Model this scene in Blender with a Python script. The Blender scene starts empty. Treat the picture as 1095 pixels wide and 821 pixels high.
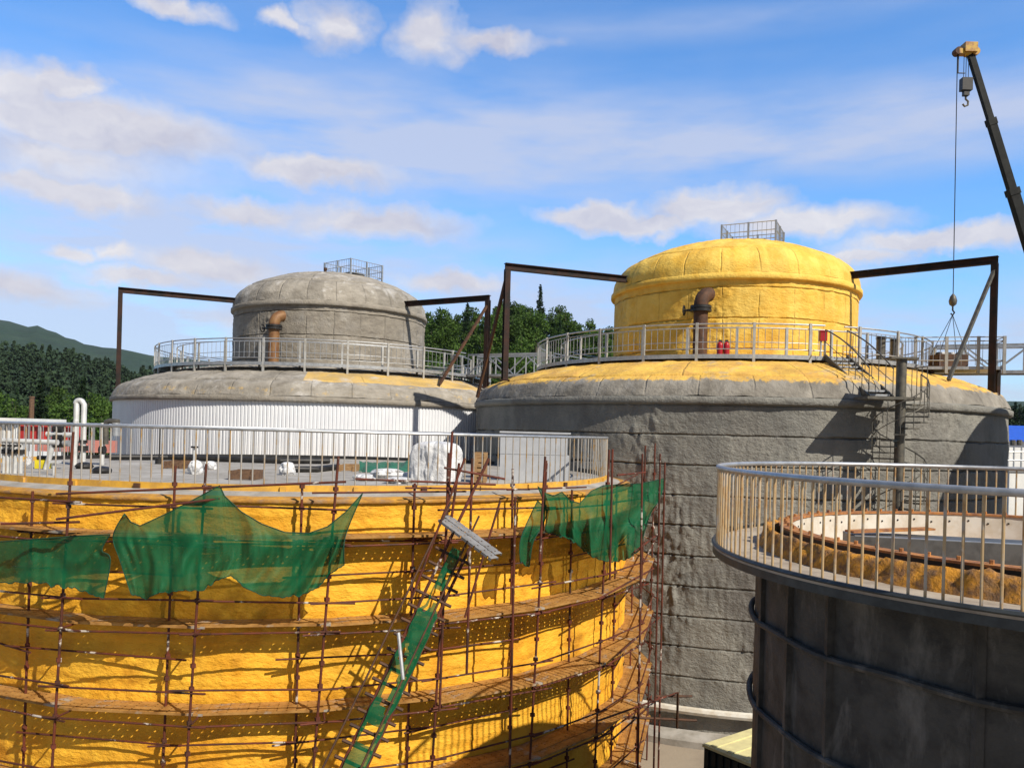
import bpy, math, random
from mathutils import Vector, Matrix, noise
random.seed(7)
R_ = math.radians
H = 10.5                       # eye height above the ground
F, CX, CY, ROLL = 860.0, 547.5, 463.0, R_(1.5)
sc = bpy.context.scene
col = sc.collection

def lev(x, y):
    """photo pixel -> (right, up) slopes of its line of sight"""
    u, v = x - CX, y - CY
    return ((u*math.cos(ROLL) + v*math.sin(ROLL))/F, (u*math.sin(ROLL) - v*math.cos(ROLL))/F)
def at(x, y, D):
    a, b = lev(x, y)
    return Vector((a*D, D, H + b*D))
def phi_of(c, R, x, y=463, far=False):
    """angle round a ring (0 = facing -Y, + = towards +X) where the line of sight meets it"""
    a, _ = lev(x, y)
    A = 1 + a*a; B = a*c[0] + c[1]; Q = c[0]**2 + c[1]**2 - R*R
    d = B*B - A*Q
    t = (B + (math.sqrt(max(d, 0)) if far else -math.sqrt(max(d, 0))))/A
    return math.atan2(a*t - c[0], -(t - c[1]))
def ring(c, R, ph, z):
    return Vector((c[0] + R*math.sin(ph), c[1] - R*math.cos(ph), z))

# ------------------------------------------------------------------ mesh builder
class MB:
    def __init__(s): s.v, s.f, s.m, s.t = [], [], [], []
    def _add(s, vs, fs, mask=None, tint=None):
        b = len(s.v); s.v += [Vector(p) for p in vs]; s.f += [tuple(b+i for i in f) for f in fs]
        s.m += mask if mask else [0.0]*len(vs); s.t += tint if tint else [.5]*len(vs)
    def box(s, c, size, ax=None, bev=0.0):
        c = Vector(c); ax = ax or (Vector((1,0,0)), Vector((0,1,0)), Vector((0,0,1)))
        h = [q/2 for q in size]
        vs = [c + ax[0]*h[0]*i + ax[1]*h[1]*j + ax[2]*h[2]*k for i in (-1,1) for j in (-1,1) for k in (-1,1)]
        s._add(vs, [(0,1,3,2),(4,6,7,5),(0,4,5,1),(2,3,7,6),(0,2,6,4),(1,5,7,3)])
        return s
    def bar(s, p0, p1, w, h=None, up=Vector((0,0,1))):
        p0, p1 = Vector(p0), Vector(p1); h = h or w
        d = (p1-p0); L = d.length; d.normalize()
        if abs(d.dot(up)) > .99: up = Vector((0,1,0))
        r = d.cross(up).normalized(); u = r.cross(d).normalized()
        return s.box((p0+p1)/2, (w, L, h), (r, d, u))
    def hbeam(s, p0, p1, w, h, t=.03, up=Vector((0,0,1))):
        p0, p1 = Vector(p0), Vector(p1); d = (p1-p0).normalized()
        if abs(d.dot(up)) > .99: up = Vector((0,1,0))
        r = d.cross(up).normalized(); u = r.cross(d).normalized()
        s.bar(p0+u*(h/2-t/2), p1+u*(h/2-t/2), w, t, up); s.bar(p0-u*(h/2-t/2), p1-u*(h/2-t/2), w, t, up)
        s.bar(p0, p1, t*.8, h-2*t-.002, up); return s
    def path(s, pts, r, n=8, closed=False, caps=True, radii=None):
        pts = [Vector(p) for p in pts]; N = len(pts)
        vs, fs = [], []
        prev = None
        for i, p in enumerate(pts):
            if closed: d = pts[(i+1)%N] - pts[i-1]
            else: d = pts[min(i+1,N-1)] - pts[max(i-1,0)]
            d.normalize()
            if prev is None:
                ref = Vector((0,0,1)) if abs(d.z) < .9 else Vector((1,0,0))
                a = d.cross(ref).normalized()
            else:
                a = (prev - d*prev.dot(d)).normalized()
            prev = a; b = d.cross(a)
            rr = radii[i] if radii else r
            for k in range(n):
                t = 2*math.pi*k/n; vs.append(p + (a*math.cos(t) + b*math.sin(t))*rr)
        M = N if closed else N-1
        for i in range(M):
            j = (i+1)%N
            for k in range(n):
                fs.append((i*n+k, i*n+(k+1)%n, j*n+(k+1)%n, j*n+k))
        if caps and not closed:
            fs.append(tuple(reversed(range(n)))); fs.append(tuple((N-1)*n+k for k in range(n)))
        s._add(vs, fs); return s
    def tube(s, p0, p1, r, n=8): return s.path([p0, p1], r, n)
    def lathe(s, c, prof, n, a0=0, a1=2*math.pi, disp=None, mask=None, tint=None):
        """prof: (r, z) from bottom/outside to top/inside"""
        full = abs(a1-a0-2*math.pi) < 1e-6
        m = n if full else n+1; vs, ms, ts, fs = [], [], [], []
        P = len(prof)
        for i in range(m):
            a = a0 + (a1-a0)*i/n; sa, ca = math.sin(a), math.cos(a)
            for r, z in prof:
                d = disp(a, r, z) if disp else 0.0
                dr, dz = d if isinstance(d, tuple) else (d, 0)
                vs.append(Vector((c[0]+(r+dr)*sa, c[1]-(r+dr)*ca, z+dz)))
                ms.append(mask(a, r, z) if mask else 0.0); ts.append(tint(a, r, z) if tint else .5)
        for i in range(n):
            j = (i+1)%m
            for k in range(P-1):
                fs.append((i*P+k, j*P+k, j*P+k+1, i*P+k+1))
        s._add(vs, fs, ms, ts); return s
    def build(s, name, mat, parent=None, smooth=True, loc=None, angle=40):
        off = Vector((0,0,0))
        if parent is not None:
            off = Vector(parent['_w'])
        if loc is not None: off = Vector(loc)
        me = bpy.data.meshes.new(name)
        me.from_pydata([tuple(p-off) for p in s.v], [], s.f)
        at_ = me.attributes.new('mask', 'FLOAT', 'POINT'); at_.data.foreach_set('value', s.m)
        at2 = me.attributes.new('tint', 'FLOAT', 'POINT'); at2.data.foreach_set('value', s.t)
        me.materials.append(mat)
        if smooth:
            me.polygons.foreach_set('use_smooth', [True]*len(me.polygons))
            me.set_sharp_from_angle(angle=R_(angle))
        o = bpy.data.objects.new(name, me); col.objects.link(o)
        if parent is not None:
            o.parent = parent
            if loc is not None: o.location = off - Vector(parent['_w'])
            o['_w'] = tuple(off)
        else:
            o.location = off; o['_w'] = tuple(off)
        return o

def tag(o, label=None, cat=None, group=None, kind=None):
    for k, v in (('label', label), ('category', cat), ('group', group), ('kind', kind)):
        if v: o[k] = v
    return o
def thing(name, label, cat, loc, group=None):
    o = bpy.data.objects.new(name, None); col.objects.link(o)
    o.location = loc; o['_w'] = tuple(loc); o.empty_display_size = .3
    return tag(o, label, cat, group)
def copy_tree(o, parent=None):
    c = o.copy(); col.objects.link(c)
    if parent is not None: c.parent = parent
    for ch in list(o.children): copy_tree(ch, c)
    return c

# ------------------------------------------------------------------ materials
def nd(nt, t, **kw):
    n = nt.nodes.new(t)
    for k, v in kw.items():
        if k in n.inputs: n.inputs[k].default_value = v
        else: setattr(n, k, v)
    return n
def mixc(nt, fac, a, b, blend='MIX'):
    m = nt.nodes.new('ShaderNodeMix'); m.data_type = 'RGBA'; m.blend_type = blend
    for s, v in ((0, fac), (6, a), (7, b)):
        if hasattr(v, 'is_output'): nt.links.new(v, m.inputs[s])
        else: m.inputs[s].default_value = v if s == 0 else (*v, 1) if len(v) == 3 else v
    return m.outputs[2]
def math_(nt, op, a, b=None, c=None, clamp=False):
    m = nt.nodes.new('ShaderNodeMath'); m.operation = op; m.use_clamp = clamp
    for i, v in enumerate((a, b, c)):
        if v is None: continue
        if hasattr(v, 'is_output'): nt.links.new(v, m.inputs[i])
        else: m.inputs[i].default_value = v
    return m.outputs[0]
def ramp(nt, fac, lo, hi):
    m = nt.nodes.new('ShaderNodeMapRange'); m.clamp = True
    nt.links.new(fac, m.inputs[0]); m.inputs[1].default_value = lo; m.inputs[2].default_value = hi
    return m.outputs[0]
def tex(nt, vec, scale, detail=6, rough=.6, stretch=None, dist=0):
    if stretch:
        mp = nt.nodes.new('ShaderNodeMapping'); mp.inputs['Scale'].default_value = stretch
        nt.links.new(vec, mp.inputs[0]); vec = mp.outputs[0]
    n = nd(nt, 'ShaderNodeTexNoise', Scale=scale, Detail=detail, Roughness=rough, Distortion=dist)
    nt.links.new(vec, n.inputs['Vector']); return n.outputs['Fac']
MATS = {}
def mat(name, c1, c2=None, scale=2.0, rough=.7, metal=0.0, bump=0.0, bscale=20, lo=.4, hi=.62, stretch=None,
        c3=None, s3=.5, mask_col=None, mask_noise=.35, mask_scale=2.5, bstretch=None, bdist=.03, spec=.4, lo3=.5, hi3=.7, st3=None, extra=None, tint=0, seams=None):
    m = bpy.data.materials.new(name); m.use_nodes = True; nt = m.node_tree
    p = nt.nodes['Principled BSDF']; p.inputs['Roughness'].default_value = rough; p.inputs['Metallic'].default_value = metal
    p.inputs['Specular IOR Level'].default_value = spec
    vec = nt.nodes.new('ShaderNodeTexCoord').outputs['Object']
    c = None
    if c2 is None: c2 = tuple(q*.75 for q in c1)
    c = mixc(nt, ramp(nt, tex(nt, vec, scale, 8, .62, stretch), lo, hi), c1, c2)
    if mask_col:
        a = nd(nt, 'ShaderNodeAttribute', attribute_name='mask')
        f = math_(nt, 'ADD', a.outputs['Fac'], math_(nt, 'MULTIPLY', math_(nt, 'SUBTRACT', tex(nt, vec, mask_scale, 8, .7), .5), mask_noise*2))
        mc = mixc(nt, ramp(nt, tex(nt, vec, 1.2, 8, .65), .38, .66), mask_col[0], mask_col[1])
        c = mixc(nt, ramp(nt, f, .44, .56), c, mc)
    if c3: c = mixc(nt, ramp(nt, tex(nt, vec, s3, 8, .65, st3, .3), lo3, hi3), c, c3)
    if tint:
        ta = nd(nt, 'ShaderNodeAttribute', attribute_name='tint')
        k = math_(nt, 'MULTIPLY_ADD', ta.outputs['Fac'], tint*2, 1-tint)
        cx = nd(nt, 'ShaderNodeCombineXYZ')
        for i in range(3): nt.links.new(k, cx.inputs[i])
        c = mixc(nt, 1.0, c, cx.outputs[0], 'MULTIPLY')
    sm = None
    if seams:
        # joints between sprayed lifts and panels: (panel width, radius, lift height, lowest z, highest z)
        wn = nd(nt, 'ShaderNodeTexNoise', Scale=1.3, Detail=5.0); nt.links.new(vec, wn.inputs['Vector'])
        ws = nd(nt, 'ShaderNodeVectorMath', operation='MULTIPLY_ADD'); nt.links.new(wn.outputs['Color'], ws.inputs[0]); ws.inputs[1].default_value = (.16,.16,.16); nt.links.new(vec, ws.inputs[2])
        sx = nd(nt, 'ShaderNodeSeparateXYZ'); nt.links.new(ws.outputs[0], sx.inputs[0])
        an = math_(nt, 'ARCTAN2', sx.outputs[0], math_(nt, 'MULTIPLY', sx.outputs[1], -1))
        brk = ramp(nt, tex(nt, vec, 1.1, 4, .6), .36, .5)
        for (pw, R, h, z0, z1) in seams:
            inz = math_(nt, 'MULTIPLY', math_(nt, 'GREATER_THAN', sx.outputs[2], z0), math_(nt, 'LESS_THAN', sx.outputs[2], z1))
            def line(v, period, wd):
                q = math_(nt, 'ABSOLUTE', math_(nt, 'SUBTRACT', math_(nt, 'FRACT', math_(nt, 'DIVIDE', v, period)), .5))
                return ramp(nt, q, .5-wd/period, .5)
            ls = []
            if pw: ls.append(math_(nt, 'MULTIPLY', line(math_(nt, 'MULTIPLY', an, R), pw, .05), .5))
            if h: ls.append(line(math_(nt, 'ADD', sx.outputs[2], -.08), h, .05))
            for l in ls:
                l = math_(nt, 'MULTIPLY', math_(nt, 'MULTIPLY', l, inz), brk)
                sm = l if sm is None else math_(nt, 'MAXIMUM', sm, l)
        c = mixc(nt, math_(nt, 'MULTIPLY', sm, .5), c, tuple(q*.35 for q in c2))
    nt.links.new(c, p.inputs['Base Color'])
    if bump:
        h = math_(nt, 'ADD', tex(nt, vec, bscale, 8, .65, bstretch), math_(nt, 'MULTIPLY', tex(nt, vec, bscale*.2, 4, .6, bstretch), 1.6))
        if sm: h = math_(nt, 'SUBTRACT', h, math_(nt, 'MULTIPLY', sm, 1.5))
        b = nd(nt, 'ShaderNodeBump', Strength=bump, Distance=bdist); nt.links.new(h, b.inputs['Height'])
        nt.links.new(b.outputs[0], p.inputs['Normal'])
    if extra: extra(nt, p, vec, c)
    MATS[name] = m; return m

YEL, YEL2, ORA = (.80,.53,.10), (.72,.42,.05), (.60,.31,.03)
foam = mat('yellow_foam', YEL, YEL2, 1.3, .75, bump=1, bscale=9, bdist=.035, c3=ORA, s3=.6, lo3=.52, hi3=.8, bstretch=(1,1,1.5), tint=0.16, seams=[(1.5,5.7,1.3,13,17.05),(1.55,5.5,0,17.55,18.75),(0,1,50,0,0)])
foam_deep = mat('golden_foam', (.83,.45,.032), (.76,.35,.016), 1.1, .75, bump=.85, bscale=7, bdist=.05, c3=(.46,.19,.008), s3=.9, lo3=.53, hi3=.74, bstretch=(1,1,1.8), tint=0.14)
foam_edge = mat('weathered_foam', (.5,.25,.03), (.3,.14,.03), 3, .8, bump=.8, bscale=10, c3=(.25,.18,.12), s3=2)
foam_rag = mat('ragged_foam', (.6,.26,.02), (.2,.10,.04), 7, .8, bump=1, bscale=14, bdist=.04, c3=(.16,.11,.07), s3=2.2)
dome_mix = mat('coated_dome', (.28,.255,.215), (.17,.152,.125), 1.3, .8, bump=1, bscale=9, bdist=.04, mask_noise=.55, mask_col=((.74,.46,.08),(.52,.29,.07)), c3=(.32,.30,.27), s3=.9, lo3=.55, hi3=.7, tint=0.25, seams=[(1.9,11.9,0,11.98,12.82),(3.8,10,0,12.8,13.5)])
dome_old = mat('weathered_dome', (.33,.30,.255), (.17,.15,.12), 1.5, .85, bump=1, bscale=9, bdist=.04, lo=.34, hi=.74, stretch=(1,1,2.6), mask_col=((.55,.36,.10),(.42,.30,.14)), c3=(.46,.44,.41), s3=.9, lo3=.56, hi3=.7, tint=0.28, seams=[(1.9,11.9,0,11.98,12.82),(3.8,10,0,12.8,13.5),(1.55,5.5,0,17.55,18.75),(2.6,3,0,18.75,20)])
coat = mat('grey_coating', (.24,.23,.20), (.17,.165,.148), .8, .82, bump=1, bscale=8, bdist=.06, c3=(.145,.135,.12), s3=.35, lo3=.5, hi3=.62, st3=(1,1,.35), bstretch=(1,1,1.3), tint=0.2, seams=[(0,12,1.06,0,11.7)])
coat_old = mat('old_grey_coating', (.28,.25,.205), (.16,.14,.115), 1.6, .85, bump=1, bscale=9, bdist=.04, lo=.34, hi=.74, stretch=(1,1,2.6), c3=(.30,.28,.25), s3=.7, tint=0.22, seams=[(1.5,5.7,1.3,13,17.05)])
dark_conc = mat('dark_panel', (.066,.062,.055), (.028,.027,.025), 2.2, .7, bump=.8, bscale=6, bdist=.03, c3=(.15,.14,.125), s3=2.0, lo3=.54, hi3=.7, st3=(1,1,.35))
clad = mat('white_cladding', (.70,.71,.73), (.64,.65,.68), .6, .45)
zinc = mat('galvanised_steel', (.46,.47,.48), (.34,.35,.36), 6, .42, .6)
zinc_or = mat('overspray_steel', (.36,.34,.31), (.36,.22,.08), 3, .5, .2, lo=.48, hi=.64)
zinc_dk = mat('stair_steel', (.085,.08,.07), (.15,.135,.105), 5, .55, .4)
white_post = mat('pale_post', (.42,.42,.41), (.33,.31,.27), 4, .5, .2)
toe_yel = mat('overspray_board', (.66,.36,.04), (.48,.26,.05), 4, .7, c3=(.4,.38,.35), s3=3, lo3=.62, hi3=.7)
rust = mat('rusty_tube', (.13,.028,.012), (.05,.02,.012), 3, .7, .1, bump=.3, bscale=40, bdist=.004, c3=(.5,.44,.38), s3=1.5, lo3=.60, hi3=.63)
rust_br = mat('rust_brown', (.10,.045,.022), (.05,.026,.016), 4, .75, .1, bump=.3, bscale=30, bdist=.005)
beam_m = mat('dark_beam', (.016,.013,.012), (.045,.02,.014), 2, .7, .1, spec=.25)
pipe_br = mat('pipe_brown', (.22,.115,.045), (.15,.065,.025), 4, .6, .1)
black = mat('black_steel', (.015,.015,.016), (.03,.028,.026), 5, .5, .2)
conc = mat('concrete', (.34,.315,.28), (.24,.22,.19), 2.2, .9, bump=.4, bscale=30, bdist=.01, c3=(.42,.40,.37), s3=.8)
deck_m = mat('dusty_deck', (.36,.30,.23), (.26,.21,.16), 3, .9, bump=.4, bscale=30, bdist=.008, c3=(.42,.36,.28), s3=1.2)
ground_m = mat('ground_dirt', (.30,.25,.19), (.22,.18,.14), .25, .95, bump=.5, bscale=6, c3=(.36,.32,.27), s3=.08)
whiteb = mat('white_wrap', (.70,.70,.70), (.52,.52,.53), 3, .5, bump=1, bscale=6, bdist=.06)
greyb = mat('grey_cabinet', (.42,.43,.45), (.37,.38,.40), 3, .5)
wood = mat('timber', (.36,.22,.10), (.22,.12,.05), 8, .8, stretch=(1,1,6))
dwood = mat('dark_timber', (.16,.09,.05), (.09,.05,.03), 8, .8)
redp = mat('red_panel', (.50,.04,.03), (.38,.03,.03), 3, .55)
pinkp = mat('pink_panel', (.55,.22,.18), (.48,.17,.14), 3, .6)
yelp = mat('yellow_paint', (.75,.62,.03), None, 4, .4)
pipe_w = mat('pale_pipe', (.62,.62,.60), (.48,.48,.47), 5, .45, .2)
redx = mat('red_enamel', (.38,.012,.018), (.3,.012,.015), 5, .35)
bluer = mat('blue_roof', (.02,.10,.55), (.02,.08,.45), 3, .5)
whitew = mat('white_wall', (.75,.75,.73), (.65,.65,.63), 1, .7)
cont_top = mat('pale_yellow_roof', (.66,.60,.30), (.56,.50,.26), 3, .7)
cont_side = mat('dark_green_side', (.02,.024,.02), (.03,.034,.028), 3, .6)
boom_m = mat('boom_black', (.006,.007,.007), (.016,.017,.016), 3, .6, 0, spec=.15)
crane_y = mat('crane_yellow', (.50,.30,.02), (.25,.10,.02), 6, .5)
rust_fl = mat('rust_flange', (.45,.19,.05), (.22,.09,.04), 7, .8, bump=.5, bscale=25, bdist=.01)
off_white = mat('stained_white', (.62,.60,.54), (.50,.45,.36), 3, .7, c3=(.35,.2,.08), s3=5, lo3=.66, hi3=.8)
zinc_rust = mat('rust_stained_bar', (.48,.34,.18), (.42,.40,.37), 3, .55, .15, lo=.5, hi=.66, c3=(.35,.17,.05), s3=5)
blue_grey = mat('blue_grey_steel', (.12,.125,.125), (.07,.072,.072), 4, .55, .3)
fascia_m = mat('fascia_steel', (.06,.068,.07), (.035,.04,.042), 4, .5, .3)
seam_m = mat('seam', (.06,.058,.05), None, 5, .9)
tarp = mat('green_tarp', (.02,.14,.07), (.015,.09,.05), 4, .6)
trunk_m = mat('bark', (.10,.08,.06), (.06,.05,.04), 5, .9)
def leafmat(name, c1, c2):
    def ex(nt, p, vec, c):
        p.inputs['Subsurface Weight'].default_value = 0
        oi = nt.nodes.new('ShaderNodeObjectInfo')
        h = nd(nt, 'ShaderNodeHueSaturation'); nt.links.new(c, h.inputs['Color'])
        nt.links.new(math_(nt, 'MULTIPLY_ADD', oi.outputs['Random'], .7, .6), h.inputs['Value'])
        nt.links.new(h.outputs[0], p.inputs['Base Color'])
        tr = nd(nt, 'ShaderNodeBsdfTranslucent'); nt.links.new(h.outputs[0], tr.inputs[0])
        mx = nd(nt, 'ShaderNodeMixShader', Fac=.3); nt.links.new(p.outputs[0], mx.inputs[1]); nt.links.new(tr.outputs[0], mx.inputs[2])
        nt.links.new(mx.outputs[0], nt.nodes['Material Output'].inputs[0])
    return mat(name, c1, c2, .6, .7, extra=ex, spec=.2)
leaf_b = leafmat('broad_leaves', (.085,.15,.024), (.04,.085,.016))
leaf_c = leafmat('conifer_needles', (.025,.055,.018), (.015,.035,.012))
leaf_f = mat('far_wood', (.022,.046,.018), (.013,.032,.016), .08, .9, c3=(.034,.062,.02), s3=.02)
hill_m = mat('hill_cover', (.020,.050,.026), (.013,.035,.02), .03, .95, c3=(.03,.06,.03), s3=.008, bump=1, bscale=.12, bdist=6)
def perf(nt, p, vec, c):
    mp = nd(nt, 'ShaderNodeVectorMath', operation='MODULO'); 
    ad = nd(nt, 'ShaderNodeVectorMath', operation='ADD'); ad.inputs[1].default_value = (57, 50.05, 0)
    nt.links.new(vec, ad.inputs[0]); nt.links.new(ad.outputs[0], mp.inputs[0]); mp.inputs[1].default_value = (.19, .1, 1)
    sp = nd(nt, 'ShaderNodeSeparateXYZ'); nt.links.new(mp.outputs[0], sp.inputs[0])
    dx = math_(nt, 'SUBTRACT', sp.outputs[0], .095); dy = math_(nt, 'SUBTRACT', sp.outputs[1], .05)
    r = math_(nt, 'SQRT', math_(nt, 'ADD', math_(nt, 'MULTIPLY', dx, dx), math_(nt, 'MULTIPLY', dy, dy)))
    hole = math_(nt, 'MULTIPLY', math_(nt, 'LESS_THAN', r, .019), ramp(nt, tex(nt, vec, 3, 3), .42, .47))
    tr = nd(nt, 'ShaderNodeBsdfTransparent'); mx = nd(nt, 'ShaderNodeMixShader')
    nt.links.new(hole, mx.inputs[0]); nt.links.new(p.outputs[0], mx.inputs[1]); nt.links.new(tr.outputs[0], mx.inputs[2])
    nt.links.new(mx.outputs[0], nt.nodes['Material Output'].inputs[0])
perf_m = mat('perforated_plank', (.42,.22,.06), (.28,.13,.03), 3, .7, .1, c3=(.36,.32,.27), s3=1.2, lo3=.56, hi3=.68, extra=perf)
perf_g = mat('perforated_grey_plank', (.27,.26,.25), (.19,.18,.165), 3, .6, .2, extra=perf)
def netx(nt, p, vec, c):
    tr = nd(nt, 'ShaderNodeBsdfTransparent'); tl = nd(nt, 'ShaderNodeBsdfTranslucent'); nt.links.new(c, tl.inputs[0])
    m1 = nd(nt, 'ShaderNodeMixShader', Fac=.3); nt.links.new(p.outputs[0], m1.inputs[1]); nt.links.new(tl.outputs[0], m1.inputs[2])
    f = math_(nt, 'MULTIPLY_ADD', ramp(nt, tex(nt, vec, 1.6, 5, .6), .35, .7), .16, .08)
    m2 = nd(nt, 'ShaderNodeMixShader'); nt.links.new(f, m2.inputs[0]); nt.links.new(m1.outputs[0], m2.inputs[1]); nt.links.new(tr.outputs[0], m2.inputs[2])
    nt.links.new(m2.outputs[0], nt.nodes['Material Output'].inputs[0])
net_m = mat('green_net', (.006,.14,.055), (.004,.10,.038), 2, .6, extra=netx, spec=.2)

hem_m = mat('hem_cord', (.006,.06,.03), None, 5, .8)
# ------------------------------------------------------------------ camera, sun, sky
cam = bpy.data.cameras.new('camera'); co = bpy.data.objects.new('camera', cam); col.objects.link(co); sc.camera = co
cam.sensor_width = 36; cam.lens = F/1095*36; cam.shift_y = (CY-410.5)/1095; cam.clip_end = 20000; cam.clip_start = .05
cr, sr = math.cos(ROLL), math.sin(ROLL)
X, Y = Vector((cr,0,sr)), Vector((-sr,0,cr)); Z = X.cross(Y)
co.matrix_world = Matrix(((X.x,Y.x,Z.x,0),(X.y,Y.y,Z.y,0),(X.z,Y.z,Z.z,H),(0,0,0,1)))
SUN_AZ, SUN_EL = R_(-45), R_(42)      # angle in the ground plane from +X, height
sd = Vector((math.cos(SUN_AZ)*math.cos(SUN_EL), math.sin(SUN_AZ)*math.cos(SUN_EL), math.sin(SUN_EL)))
sl = bpy.data.lights.new('sun', 'SUN'); sl.energy = 5.0; sl.angle = R_(.5); sl.color = (1,.93,.81)
so = bpy.data.objects.new('sun', sl); col.objects.link(so); so.rotation_euler = sd.to_track_quat('Z','Y').to_euler()
w = bpy.data.worlds.new('World'); sc.world = w; w.use_nodes = True; nt = w.node_tree
bg = nt.nodes['Background']; bg.inputs[1].default_value = .088
sky = nd(nt, 'ShaderNodeTexSky', sky_type='NISHITA', sun_disc=False)
sky.sun_elevation = SUN_EL; sky.sun_rotation = math.pi/2 - SUN_AZ; sky.altitude = 300; sky.air_density = 1.0; sky.dust_density = .6; sky.ozone_density = 2.2
gen = nt.nodes.new('ShaderNodeTexCoord').outputs['Generated']
sp = nd(nt, 'ShaderNodeSeparateXYZ'); nt.links.new(gen, sp.inputs[0])
azn = math_(nt, 'ARCTAN2', sp.outputs[0], sp.outputs[1])
hyp = math_(nt, 'SQRT', math_(nt, 'ADD', math_(nt, 'MULTIPLY', sp.outputs[0], sp.outputs[0]), math_(nt, 'MULTIPLY', sp.outputs[1], sp.outputs[1])))
eln = math_(nt, 'DIVIDE', sp.outputs[2], math_(nt, 'MAXIMUM', hyp, .001))
cmb = nd(nt, 'ShaderNodeCombineXYZ'); nt.links.new(azn, cmb.inputs[0]); nt.links.new(eln, cmb.inputs[1])
uv = cmb.outputs[0]
# wobble the lookup so that the outlines are billowy
nz = nd(nt, 'ShaderNodeTexNoise', Scale=16.0, Detail=7.0, Roughness=.58); nt.links.new(uv, nz.inputs['Vector'])
nv = nd(nt, 'ShaderNodeVectorMath', operation='SUBTRACT'); nt.links.new(nz.outputs['Color'], nv.inputs[0]); nv.inputs[1].default_value = (.5,.5,.5)
ns = nd(nt, 'ShaderNodeVectorMath', operation='MULTIPLY'); nt.links.new(nv.outputs[0], ns.inputs[0]); ns.inputs[1].default_value = (.10,.06,0)
wv = nd(nt, 'ShaderNodeVectorMath', operation='ADD'); nt.links.new(uv, wv.inputs[0]); nt.links.new(ns.outputs[0], wv.inputs[1])
def blob(vec, px, py, rx, ry, st):
    a, b = lev(px, py); az = math.atan(a); el = b*math.cos(az)
    s1 = nd(nt, 'ShaderNodeVectorMath', operation='SUBTRACT'); nt.links.new(vec, s1.inputs[0]); s1.inputs[1].default_value = (az, el, 0)
    s2 = nd(nt, 'ShaderNodeVectorMath', operation='MULTIPLY'); nt.links.new(s1.outputs[0], s2.inputs[0])
    s2.inputs[1].default_value = (F/rx/(1+a*a)**.5*1.0, F/ry, 0)
    s3 = nd(nt, 'ShaderNodeVectorMath', operation='LENGTH'); nt.links.new(s2.outputs[0], s3.inputs[0])
    return math_(nt, 'MULTIPLY', math_(nt, 'SUBTRACT', 1.15, s3.outputs['Value'], clamp=False), st)
clouds = [(188,8,44,12,.8),(305,24,26,12,.8),(360,28,38,32,.85),(458,38,42,34,.85),(530,44,66,14,.8),(72,88,32,20,1),(15,90,55,28,.9),
  (95,135,125,34,.95),(60,165,130,40,.6),(70,203,95,17,.85),(335,185,85,17,1),(270,226,70,14,.75),(400,236,110,20,.85),(225,283,66,17,1),
  (150,296,60,10,.8),(76,267,22,9,.9),(480,298,65,13,.9),(125,272,18,9,.8),(640,230,75,15,.95),(770,222,75,22,1),(690,238,90,14,.9),(860,240,95,20,.9),
  (1010,258,100,14,.95),(905,278,55,12,.8),(960,262,60,12,.8),(20,310,60,14,.7),(300,345,90,14,.55),(820,300,110,12,.4)]
acc = None
for c in clouds:
    b = blob(wv.outputs[0], *c)
    acc = b if acc is None else math_(nt, 'SMOOTH_MAX', acc, b, .08)
puff = ramp(nt, acc, -.04, .6)
veil = None
for c in [(430,150,430,95,.8),(800,150,520,62,.8),(200,260,420,90,.8),(560,330,620,75,.75),(700,30,420,26,.3),(60,350,560,110,.9),(1000,390,420,110,.8)]:
    b = math_(nt, 'MAXIMUM', blob(uv, *c), 0)
    veil = b if veil is None else math_(nt, 'SMOOTH_MAX', veil, b, .2)
vn = nd(nt, 'ShaderNodeTexNoise', Scale=5.0, Detail=6.0, Roughness=.55)
vm = nd(nt, 'ShaderNodeMapping'); vm.inputs['Scale'].default_value = (1,4,1); nt.links.new(uv, vm.inputs[0]); nt.links.new(vm.outputs[0], vn.inputs['Vector'])
veil = math_(nt, 'MULTIPLY', veil, ramp(nt, vn.outputs['Fac'], .12, .68))
veil = math_(nt, 'MINIMUM', math_(nt, 'MULTIPLY', veil, 1.65), .85)
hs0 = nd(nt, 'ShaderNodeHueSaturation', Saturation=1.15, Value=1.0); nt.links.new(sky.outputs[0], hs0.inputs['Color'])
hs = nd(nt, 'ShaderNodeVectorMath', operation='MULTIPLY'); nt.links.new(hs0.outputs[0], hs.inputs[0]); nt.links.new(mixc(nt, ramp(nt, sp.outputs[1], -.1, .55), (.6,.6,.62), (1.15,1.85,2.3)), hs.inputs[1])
c1 = mixc(nt, veil, hs.outputs[0], (5.5, 6.1, 7.9))
sh = ramp(nt, tex(nt, wv.outputs[0], 9, 5, .6, (1,2,1)), .3, .7)
ccol = mixc(nt, sh, (5.3, 5.35, 6.5), (8.2, 8.0, 8.2))
c2 = mixc(nt, math_(nt, 'MULTIPLY', puff, .93), c1, ccol)
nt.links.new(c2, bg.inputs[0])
sc.view_settings.view_transform = 'Standard'; sc.view_settings.look = 'None'; sc.view_settings.exposure = .25; sc.view_settings.gamma = 1
sc.view_settings.use_curve_mapping = False
sc.cycles.max_bounces = 6; sc.cycles.transparent_max_bounces = 16; sc.cycles.use_denoising = True

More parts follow.
